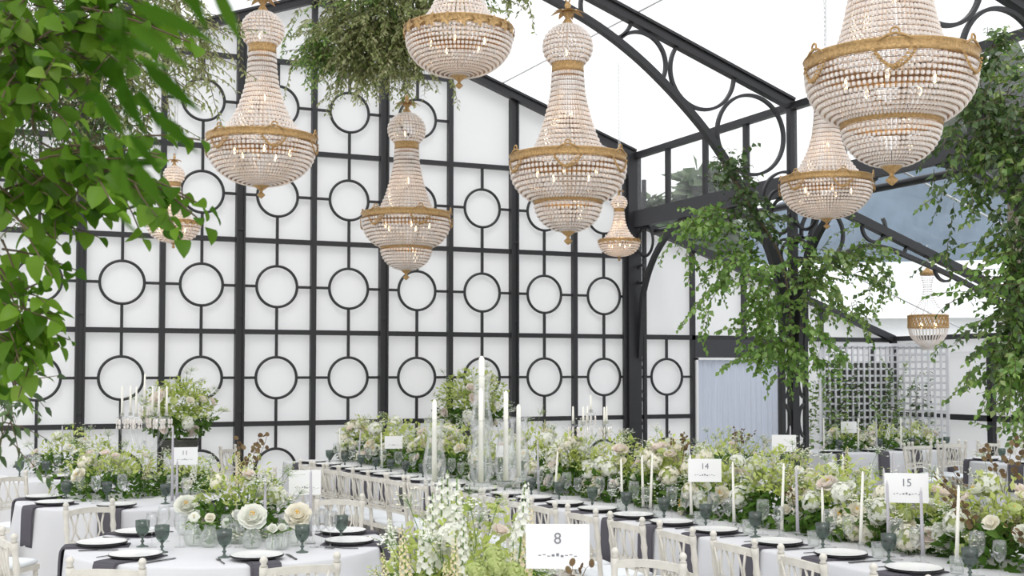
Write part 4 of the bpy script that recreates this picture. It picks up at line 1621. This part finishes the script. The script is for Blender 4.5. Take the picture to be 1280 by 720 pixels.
def on_edge(px, off):                  # Y where the line parallel to the table edge shows at column px
    lo, hi = 2.5, 16.0
    for _ in range(40):
        Y = (lo + hi) / 2
        X = ex(Y) + off
        x = 640 + FPX * math.tan(math.atan2(X, Y) - PSI)
        if x > px:
            lo = Y
        else:
            hi = Y
    return (lo + hi) / 2


TY0, TY1, TW = 3.7, 14.2, 1.22
ol = [(ex(TY0 + (TY1 - TY0) * i / 150), TY0 + (TY1 - TY0) * i / 150) for i in range(151)]
back = [(x + TW, y) for x, y in reversed(ol)]
endA = [(ol[-1][0] + TW * k / 14, TY1) for k in range(1, 14)]
endB = [(ol[0][0] + TW * (1 - k / 14), TY0) for k in range(1, 14)]
poly = ol + endA + back + endB
N = len(poly)
m = M()
vs = []
levels = [(-.015, TT), (-.003, TT - .004), (0, TT - .016), (.004, TT - .08), (.010, TT - .25), (.02, TT - .5), (.028, .012)]
dist = 0
for a, z in levels:
    dist = 0
    for i in range(N):
        p0, p1, p2 = poly[i - 1], poly[i], poly[(i + 1) % N]
        tx, ty = p2[0] - p0[0], p2[1] - p0[1]
        L = math.hypot(tx, ty)
        dist += math.hypot(p1[0] - p0[0], p1[1] - p0[1])
        k = max(0, TT - .03 - z) / TT
        w_ = a + k * .022 * (math.sin(dist * 13) + .6 * math.sin(dist * 29 + 1))
        vs.append((p1[0] - ty / L * w_, p1[1] + tx / L * w_, z))
m.add(vs, [(i * N + k, i * N + (k + 1) % N, (i + 1) * N + (k + 1) % N, (i + 1) * N + k) for i in range(len(levels) - 1) for k in range(N)], 0, True)
top = [(x, y, TT) for x, y in ((v[0], v[1]) for v in vs[:N])]
m.add(top, [(i, i + 1, 150 + 13 + 150 - i, 150 + 13 + 151 - i) for i in range(150)], 0)
tag(m.build('tablecloth', CLOTH), 'white linen cloth on the long curving table that runs to the lattice wall', 'tablecloth', 'white tablecloths')
GPX = [1208, 1108, 1027, 943, 882, 830, 783, 741, 700, 665, 632, 594, 557, 530, 508, 490, 471, 453, 432, 413]
gys = [on_edge(px, .31) for px in GPX]
for i, gy in enumerate(gys):
    w = 'at the %s place from the front of the long table' % ORD[i]
    a = nrm(gy)
    sep = (gys[min(i + 1, 19)] - gys[max(i - 1, 0)]) / (min(i + 1, 19) - max(i - 1, 0)) * .46
    Yp = gy + sep
    setting(ex(Yp) + .195, Yp, a, .195, w, 2 if i < 14 else 1, True, i < 7, i < 6, True, (-.115, sep))
CPX = [1130, 1008, 920, 850, 786, 731, 684, 652, 622, 590, 557, 526, 497, 475, 455, 436, 418, 402, 388]
for i, px in enumerate(CPX):
    y = on_edge(px, -.47)
    a = nrm(y)
    chair(ex(y) - .27, y, a + PI + R(rnd.uniform(-4, 4)), 'pale bamboo-turned chair, %s from the front along the long curving table' % ORD[i])
chair(3.2, 14.75, R(-40), 'pale turned chair at the far end of the long table, by the lattice wall')
for i in range(16):
    y = 4.40 + .635 * i
    far = i > 8
    arrangement('mound of white, blush and lime flowers, %s from the front on the long table' % ORD[i], (ex(y) + .85, y, TT), .68, .56, (.47 if i < 4 else .54) + .04 * math.sin(i * 2.3), 100 + i, nrm(y) - PI / 2, 820 if not far else 560,
                (('p', 7), ('r', 8), ('h', 8), ('o', 8)) if not far else (('p', 5), ('r', 4), ('h', 7), ('o', 5)), 2 if i > 2 else 1, 3 if i < 2 else (1 if i % 3 == 0 and i < 9 else 0), 1.05, 18, 1 if i < 3 else 0, group='flower mounds on the long table', fl=1.12)
k = 0
for px, h, wax in ((1192, .40, WAXW), (1150, .36, WAXL), (1108, .38, WAXL), (1073, .42, WAXW), (1027, .30, WAXW), (995, .40, WAXL), (975, .42, WAXW), (916, .40, WAXW), (863, .42, WAXW), (812, .40, WAXW), (803, .38, WAXW), (777, .34, WAXW), (694, .34, WAXW), (673, .42, WAXL), (478, .36, WAXW), (449, .36, WAXL), (426, .36, WAXW)):
    y = on_edge(px, .46)
    candle(ex(y) + .46, y, h, wax, '%s taper candle, %s from the front on the long table' % ('lilac-grey' if wax is WAXL else 'white', ORD[k]), .02 if k % 3 == 0 else -.008)
    k += 1
for px, Z, h, wax, lab in ((1103, 7.7, .40, WAXL, 'lilac-grey taper candle among the flowers just behind card 15'), (1172, 8.0, .5, WAXL, 'lilac-grey taper candle rising above the brown seed discs'), (1033, 8.4, .38, WAXL, 'lilac-grey taper candle deep among the flowers left of card 15'),
                           (1245, 7.7, .42, WAXW, 'white taper candle deep among the flowers near the front of the long table'), (1090, 8.4, .45, WAXW, 'white taper candle behind the lilac one left of card 15')):
    q = P(px, 464, Z)
    candle(min(5.45, q.x), q.y, h, wax, lab)
for px, py, Z, num, wd, lab in ((1133, 610, 7.0, '15', .24, 'white table card numbered 15 standing in the flowers of the long table'), (881, 588, 8.6, '14', .23, 'white table card numbered 14 half way along the long table'),
                                (630, 564, 11.2, None, .15, 'blank-looking white card behind the glass candelabra, on the long table'), (492, 553, 13.0, None, .19, 'blank-looking white card at the far end of the long table')):
    q = P(px, py, Z)
    table_card(q.x, q.y, q.z, wd, wd * .7, FACE_CAM(q.x, q.y) * .85, num, lab)

# ================= left round tables
L1, L2, L3, RD = (1.56, 7.62), (1.42, 10.62), (.75, 13.55), .95
round_cloth(*L1, RD, 'white linen cloth on the nearest round table, with pressed-glass vases', 1)
round_cloth(*L2, RD, 'white linen cloth on the round table with the crystal candelabra', 2)
round_cloth(*L3, RD, 'white linen cloth on the far left round table by the wall', 3)


def seat_round(c, ang, where, **kw):
    a = R(ang)
    setting(c[0] + .745 * math.cos(a), c[1] + .745 * math.sin(a), a, RD - .745, where, gob=False, **kw)


for i, (an, wh) in enumerate(((215, 'front left of the vases'), (168, 'left of the vases'), (128, 'back left of the vases'), (270, 'front of the vases'), (330, 'right of the vases'), (6, 'far right of the vases'))):
    seat_round(L1, an, 'on the nearest round table, ' + wh, n=0, cut=True)
for i, (x, y, wh) in enumerate(((1.05, 7.66, 'left of the near pair'), (1.12, 7.37, 'right of the near pair'), (1.41, 7.03, 'in front of the vases'), (1.86, 7.04, 'before the white peonies'), (2.2, 7.4, 'beside the stacked plates'))):
    goblet(x, y, 'smoky grey goblet on the nearest round table, ' + wh)
for i, (px, py, s, wh) in enumerate(((283, 672, .9, 'behind the front goblet'), (300, 668, 1.0, 'beside the vases'), (402, 660, 1.05, 'behind the right goblet'), (393, 655, .9, 'behind the grey taper'), (413, 652, 1.0, 'at the right edge'), (225, 655, .95, 'by the left vases'), (205, 650, 1.0, 'by the near pair of goblets'), (190, 645, .95, 'at the left edge'), (355, 668, .9, 'before the big peony'))):
    q = P(px, py, 7.35 if i != 6 else 7.6)
    wineglass(q.x, q.y, 'clear wine glass on the nearest round table, ' + wh, s)
for i, (an, wh) in enumerate(((165, 'left of the candelabra'), (205, 'front left of the candelabra'), (250, 'in front of the candelabra'), (300, 'right front of the candelabra'), (110, 'behind the candelabra'), (60, 'back right of the candelabra'))):
    seat_round(L2, an, 'on the candelabra table, ' + wh, n=0)
for i, (x, y, wh) in enumerate(((.85, 10.58, 'at the left edge'), (1.15, 10.45, 'left of centre'), (1.55, 10.05, 'near the front edge'), (1.3, 11.1, 'deep in the flowers'))):
    goblet(x, y, 'smoky grey goblet on the candelabra table, ' + wh)
for i, (x, y, wh) in enumerate(((.95, 10.5, 'at the left edge'), (1.05, 10.3, 'left of the flowers'), (1.25, 10.3, 'before the flowers'), (1.7, 10.0, 'at the front right'), (1.62, 10.2, 'before the card'), (.9, 10.9, 'behind the left goblet'))):
    wineglass(x, y, 'clear wine glass on the candelabra table, ' + wh, .95 + .05 * (i % 3))
for i, (an, wh) in enumerate(((190, 'left place'), (240, 'front left place'), (290, 'front right place'))):
    seat_round(L3, an, 'on the far left round table, ' + wh, n=0)
for i, (x, y, wh) in enumerate(((.62, 13.15, 'at the left'), (.86, 13.1, 'in the middle'), (1.25, 13.2, 'at the right, by the peonies'))):
    goblet(x, y, 'smoky grey goblet on the far left round table, ' + wh)
for i, (x, y, wh) in enumerate(((.70, 13.25, 'at the left'), (.78, 13.2, 'next to the middle goblet'), (.98, 13.25, 'right of the middle goblet'))):
    wineglass(x, y, 'clear wine glass on the far left round table, ' + wh, 1)


def toward(x, y, c, lab):
    chair(x, y, math.atan2(c[1] - y, c[0] - x), lab)


toward(.98, 8.72, L1, 'pale turned chair between the two nearer round tables, facing the vases')
toward(.53, 7.48, L1, 'pale turned chair at the left side of the nearest round table')
toward(.80, 6.36, L1, 'pale turned chair pulled out in front left of the nearest round table')
toward(1.55, 6.12, L1, 'pale turned chair with its back to the camera before the nearest round table')
toward(2.42, 8.55, L1, 'pale turned chair behind the right of the nearest round table')
toward(.30, 9.30, L2, 'pale turned chair at the left edge, front left of the candelabra table')
toward(.22, 10.30, L2, 'pale turned chair close to the left side of the candelabra table')
toward(.62, 11.6, L2, 'pale turned chair behind the left of the candelabra table')
toward(2.45, 11.4, L2, 'pale turned chair behind the right of the candelabra table')
toward(-.36, 12.8, L3, 'pale turned chair left of the far left round table')

PRES = lambda s: [(.001, .004), (.030 * s, 0), (.05 * s, .012), (.06 * s, .045), (.055 * s, .08), (.036 * s, .105), (.034 * s, .12), (.040 * s, .128), (.037 * s, .128), (.031 * s, .12), (.033 * s, .104), (.052 * s, .08), (.056 * s, .045), (.046 * s, .015), (.001, .010)]
VAS = lathe_mesh(PRES(1), 24, 'vase', GLASSR, wave=lambda a, z: .0018 * math.sin(12 * a))
rr = random.Random(3)
for i, (px, py, Z, me, s, wh) in enumerate(((262, 672, 7.35, ROSE[0], 1.0, 'behind the front goblet'), (242, 666, 7.4, HELL[0], 1, 'at the left of the group'), (315, 668, 7.3, PEON[0], 1.35, 'holding the biggest white peony'), (296, 664, 7.5, ROSE[1], 1, 'in the middle of the group'),
                                            (372, 662, 7.4, PEON[2], 1.35, 'holding a cream-hearted peony'), (232, 655, 7.9, PEON[0], 1.3, 'holding a white peony, back left'), (340, 672, 7.2, ROSE[1], .8, 'holding small white roses'), (352, 668, 7.25, ROSE[1], .8, 'next to the small roses'))):
    q = P(px, py, Z)
    t = thing('bud_vase', 'pressed clear glass bud vase on the nearest round table, ' + wh, 'vase', (q.x, q.y, TT), 0, 'pressed-glass bud vases')
    sc = .75 if s < .9 else 1
    o = put('vase', VAS, t, (0, 0, 0), None, sc)
    mm = M(); mm.tube([(0, 0, .015), (.004, 0, .1), (0, -.01, .175 * sc)], .0025, 5)
    for k in range(6):
        a = rr.uniform(0, 6.3)
        mm.leaf(Vector((0, 0, .13 * sc)), Vector((math.cos(a), math.sin(a), .6)), Vector((0, 0, 1)), .06, .03, 2, .3, 1)
    mm.build('stem', [STEM, LEAF_M], t)
    flower(t, me, Vector((0, -.01, (.175 if s < 1.2 else .19) * sc)), Vector((-.25, -.75, .6)), rr, s)
arrangement('airy white and green arrangement with seed heads on the nearest round table', (1.69, 7.86, TT), .62, .58, .50, 150, .3, 720, (('p', 2), ('r', 4), ('h', 2), ('o', 10)), 4, 1, .6, 26)
arrangement('large lime and cream arrangement around the candelabra on the middle left table', (1.25, 10.85, TT), 1.0, .8, .46, 151, 0, 900, (('p', 4), ('r', 6), ('h', 5), ('o', 4)), 2, 0, .9, 26)
arrangement('white and lime flowers at the right of the candelabra table', (1.85, 10.9, TT), .55, .5, .34, 152, 0, 420, (('p', 1), ('r', 3), ('h', 2), ('o', 4)), 1, 0, .9, 14)
arrangement('pale peonies and lime leaves on the far left round table', (1.15, 13.5, TT), .9, .6, .46, 153, 0, 700, (('p', 4), ('r', 3), ('h', 2), ('o', 2)), 2, 0, .8, 18)
for px, py, Z, h, wax, lab in ((215, 636, 9.55, .58, WAXL, 'tall lilac-grey taper candle before the card 11'), (388, 672, 7.5, .40, WAXL, 'lilac-grey taper candle beside the cream-hearted peony'), (331, 668, 7.6, .36, WAXL, 'lilac-grey taper candle right of the biggest white peony'), (221, 636, 9.7, .3, WAXL, 'short grey taper candle beside the card 11'),
                               (77, 596, 13.2, .42, WAXL, 'lilac-grey taper candle on the far left round table')):
    q = P(px, py, Z)
    candle(q.x, q.y, h, wax, lab)
q = P(231, 570, 9.9)
table_card(q.x, q.y, q.z, .20, .14, FACE_CAM(q.x, q.y), '11', 'white table card numbered 11 on the candelabra table')
q = P(381, 603, 8.2)
table_card(q.x, q.y, q.z, .21, .165, FACE_CAM(q.x, q.y), None, 'blank white card at the right of the nearest round table')


# ------------------------------------------------------------------ candelabra
def candelabra(label, loc, H, rad, arms, seed, gm=GLASS, candle_h=.26):
    t = thing('candelabra', label, 'candelabra', loc)
    mm = M()
    mm.lathe([(.001, 0), (.09, 0), (.092, .012), (.05, .022), (.02, .04), (.014, .08), (.026, .11), (.013, .14), (.011, H * .4), (.024, H * .43), (.012, H * .47), (.011, H * .62), (.03, H * .65), (.016, H * .69), (.03, H * .72), (.001, H * .725)], 16)
    mm.build('column', gm, t)
    mm = M()
    for k in range(arms + 1):
        if k < arms:
            a = 2 * PI * k / arms + .02
            d = Vector((math.cos(a), math.sin(a), 0)); ze = H * .62; r = rad
            am = M(); am.tube(spline([Vector((0, 0, H * .44)), d * r * .5 + Vector((0, 0, H * .38)), d * r + Vector((0, 0, H * .50)), d * r + Vector((0, 0, ze))], 6), .009, 8); am.build('arm', gm, t)
        else:
            d = Vector((0, 0, 0)); r = 0; ze = H * .72
        cup = M(); cup.lathe([(.001, -.01), (.03, 0), (.045, .012), (.02, .016), (.018, .045), (.012, .045), (.012, .02), (.001, .018)], 14, d * r + Vector((0, 0, ze))); cu_ = cup.build('cup', gm, t)
        cd = M(); cd.tube([d * r + Vector((0, 0, ze + .02)), d * r + Vector((0, 0, ze + candle_h * .6)), d * r + Vector((0, 0, ze + candle_h)), d * r + Vector((0, 0, ze + candle_h + .006))], [.011, .0095, .007, .003], 9); cd.build('candle', WAXW, t)
        for j in range(6):
            b = 2 * PI * j / 6
            mm = M()
            bead(mm, d * r + Vector((.042 * math.cos(b), .042 * math.sin(b), ze - .03)), Vector((math.cos(b), math.sin(b), 0)), .007, .028)
            bead(mm, d * r + Vector((.042 * math.cos(b), .042 * math.sin(b), ze - .072)), Vector((math.cos(b), math.sin(b), 0)), .006, .016)
            mm.build('crystal_drop', CRYS, cu_)
    return t


candelabra('crystal candelabra with white tapers on the round table, beside the flower urn', (1.46, 10.62, TT), 1.06, .18, 6, 1)
candelabra('faint crystal candelabra far along the long table, before the dark corner post', (4.85, 9.1, TT), .95, .15, 5, 2, GLASS, .16)

# ------------------------------------------------------------------ foreground table, mostly flowers
F = (2.0, 4.42)
round_cloth(*F, .9, 'white linen cloth on the front table with card 8', 4)
fc = thing('candelabra', 'tall clear glass candelabra with hurricane shades at the front', 'candelabra', (1.96, 4.62, TT), .12)
HUR = lathe_mesh([(.030, 0), (.034, .004), (.046, .05), (.048, .09), (.036, .16), (.030, .21), (.036, .27), (.044, .29), (.042, .29), (.034, .27), (.028, .21), (.034, .16), (.046, .09), (.044, .05), (.030, .006)], 24, 'hurricane_shade', GLASS)
m = M(); m.lathe([(.001, 0), (.11, 0), (.112, .014), (.06, .024), (.024, .05), (.016, .07), (.014, .34), (.022, .36), (.014, .38), (.014, .5), (.04, .53), (.05, .56), (.03, .58), (.022, .60), (.022, .70), (.05, .72), (.055, .735), (.001, .735)], 20); m.build('column', GLASS, fc)
for k, (dx, dy, z) in enumerate(((-.205, .02, .60), (.195, .03, .60), (-.06, -.10, .60), (.055, -.10, .60), (0, 0, .74))):
    if k < 4:
        m = M(); m.tube(spline([Vector((0, 0, .5)), Vector((dx * .4, dy * .4, .46)), Vector((dx * .85, dy * .85, .50)), Vector((dx, dy, z - .01))], 6), .010, 8); m.build('arm', GLASS, fc)
    m = M(); m.lathe([(.001, -.012), (.03, -.008), (.058, .004), (.058, .010), (.001, .008)], 20, (dx, dy, z)); m.build('dish', GLASS, fc)
    put('hurricane_shade', HUR, fc, (dx, dy, z + .008), None, (1, 1, .86 if k < 4 else .98))
    m = M()
    h = (.335, .31, .38, .37, .37)[k]
    r = .0105 if k < 4 else .0135
    m.tube([(dx, dy, z + .01), (dx, dy, z + h * .97), (dx, dy, z + h)], [r, r * .85, r * .3], 12); m.build('candle', WAXW, fc)
FB = (1.93, 4.42)
ft = arrangement('big foreground arrangement of white spikes, buff foxtails, green pompons and brown discs', (1.83, 4.5, TT), .76, .6, .56, 160, 0, 1500, (('h', 3), ('o', 10), ('r', 3)), 0, 0, 1.5, 40)
rr = random.Random(9)
for px, py, Z, me, s in ((535, 600, 4.7, SPIK[0], 1.3), (548, 620, 4.7, SPIK[2], 1.2), (566, 615, 4.7, SPIK[0], 1.2), (524, 640, 4.6, SPIK[2], 1.1), (575, 640, 4.6, SPIK[0], 1.1), (656, 610, 4.6, SPIK[2], 1.0), (662, 640, 4.6, SPIK[1], 1.2), (500, 670, 4.5, SPIK[1], 1.0), (476, 690, 4.5, SPIK[1], .9), (465, 700, 4.4, SPIK[1], .9), (552, 680, 4.4, SPIK[1], 1.1), (565, 690, 4.4, SPIK[1], 1), (640, 668, 4.4, SPIK[1], 1.0),
                         (645, 640, 4.7, SPIK[2], 1.1), (590, 650, 4.8, SPIK[2], 1.0), (560, 600, 4.9, SPIK[2], 1.2), (485, 640, 4.8, SPIK[2], .7)):
    q = P(px, py, Z) - Vector((1.83, 4.5, TT))
    H_ = (.36, .34, .30)[SPIK.index(me)]
    lean = Vector((q.x * .5, q.y * .2, 1)).normalized()
    flower(ft, me, q - lean * H_ * s, lean, random.Random(int(px)), s)
for px, py, Z in ((618, 695, 4.3), (620, 708, 4.25), (594, 714, 4.2), (640, 716, 4.3)):
    q = P(px, py, Z) - Vector((1.83, 4.5, TT))
    flower(ft, ALLI[0], q, Vector((0, -.3, 1)), rr, 1.05)
for px, py, Z in ((674, 716, 4.1), (692, 712, 4.1)):
    q = P(px, py, Z) - Vector((1.83, 4.5, TT))
    flower(ft, DISC[int(px) % 2], q - Vector((0, 0, .29)), Vector((.1, 0, 1)), rr, .85)
q = P(697, 683, 4.45)
table_card(q.x, q.y, q.z, .23, .16, FACE_CAM(q.x, q.y), '8', 'large white table card numbered 8 at the front')
toward(2.96, 5.16, F, 'pale turned chair half hidden behind the card 8')

# ================= tables under the lean-to
rect_cloth(10.1, 12.35, 12.55, 13.45, 'white linen cloth on the table before the trellis')
for i, x in enumerate((10.28, 10.95, 11.5, 12.1)):
    setting(x, 12.74, -PI / 2, .19, 'at the %s place of the trellis table, from the post' % ORD[i], 1, True, False, False, True, (-.10, .2))
for i, x in enumerate((11.1, 11.68, 12.25)):
    chair(x, 12.28, PI / 2, 'pale turned chair, %s of those in front of the trellis table' % ORD[i])
chair(10.35, 13.8, -PI / 2, 'pale turned chair behind the trellis table, nearest the dark post')
for i in range(3):
    arrangement('white and lime flowers, %s along the table before the trellis' % ORD[i], (10.75 + .62 * i, 13.05, TT), .66, .5, .36, 170 + i, 0, 420, (('p', 4), ('r', 3), ('h', 2), ('o', 3)), 2, 0, .7, 14, group='flower mounds before the trellis')
q = P(1061, 534, 16.2)
table_card(q.x, q.y, q.z, .2, .15, FACE_CAM(q.x, q.y), None, 'blank-looking white card on the table before the trellis')
for i, px in enumerate((1030, 1073, 1099, 1142)):
    q = P(px, 562, 16.0)
    candle(q.x, min(13.3, max(12.7, q.y)), .4, WAXW if i != 2 else WAXL, '%s taper candle, %s along the table before the trellis' % ('white' if i != 2 else 'lilac-grey', ORD[i]))
T4 = (11.7, 10.55)
round_cloth(*T4, .95, 'white linen cloth on the round table by the lean-to side wall', 6)
for i, an in enumerate((200, 245, 150)):
    a = R(an)
    setting(T4[0] + .745 * math.cos(a), T4[1] + .745 * math.sin(a), a, RD - .745, 'on the round table by the side wall, %s place' % ('front left', 'front', 'back left')[i], 1, True)
for x, y, l in ((10.95, 11.75, 'behind the left of'), (11.7, 11.95, 'behind'), (12.6, 11.75, 'behind the right of')):
    toward(x, y, T4, 'pale turned chair %s the round table by the side wall' % l)
arrangement('dark-leaved white flowers on the round table by the side wall', (11.85, 10.7, TT), .7, .6, .36, 180, 0, 520, (('p', 2), ('r', 3), ('h', 1), ('o', 2)), 1, 0, .3, 12)
T5 = (7.35, 10.6)
round_cloth(*T5, .9, 'white linen cloth on the round table before the second dark post', 7)
arrangement('white and lime flowers on the round table before the second dark post', (7.25, 10.6, TT), .8, .7, .46, 181, 0, 620, (('p', 3), ('r', 4), ('h', 3), ('o', 3)), 4, 1, .8, 20)
q = P(980, 554, 11.9)
table_card(q.x, q.y, q.z, .23, .16, FACE_CAM(q.x, q.y), None, 'blank-looking white card on the round table before the second dark post')
wineglass(7.95, 10.2, 'clear wine glass at the right of the table before the second dark post', 1.05)
candle(7.75, 10.25, .45, WAXL, 'lilac-grey taper candle on the table before the second dark post')


# ------------------------------------------------------------------ flower urns by the end wall
def urn(x, y, label, lab2, seed, d=.86):
    zt = .62
    t = thing('pedestal', 'dark square plinth under ' + lab2, 'plinth', (x, y, 0))
    mm = M(); mm.box((0, 0, .03), (.42, .42, .06)); mm.box((0, 0, .31), (.34, .34, .52)); mm.box((0, 0, .595), (.40, .40, .05)); mm.build('plinth_block', STONE, t)
    t = arrangement(label, (x, y, zt), d, d * .9, d * .86, seed, 0, 1500, (('p', 7), ('r', 9), ('h', 4), ('o', 4)), 0, 0, .45, 26, 0, 'flowers', None, .36, 'flower_urn', True, 1.25)
    mm = M(); mm.lathe([(.001, 0), (.13, 0), (.135, .03), (.07, .06), (.05, .10), (.075, .14), (.06, .17), (.10, .21), (.19, .27), (.22, .33), (.21, .345), (.235, .375), (.235, .39), (.19, .385), (.001, .36)], 28)
    mm.build('urn', STONE, t)


urn(2.42, 14.72, 'round flower ball in a dark urn at the left of the lattice wall', 'the left flower urn', 190)
urn(6.2, 14.95, 'round white and green flower ball in a dark urn behind the glass candelabra', 'the flower urn behind the glass candelabra', 191, 1.0)

# ================================================================== LIGHT
w = bpy.data.worlds.new('overcast_sky')
SC.world = w
w.use_nodes = True
bg = w.node_tree.nodes['Background']
bg.inputs[0].default_value = (.97, .985, 1.0, 1)
bg.inputs[1].default_value = 1.0
sun = bpy.data.lights.new('sun', 'SUN')
sun.energy = 0.7
sun.angle = R(25)
sun.color = (1, .97, .92)
so = bpy.data.objects.new('sun', sun)
C.objects.link(so)
so.rotation_euler = (R(38), R(-18), 0)
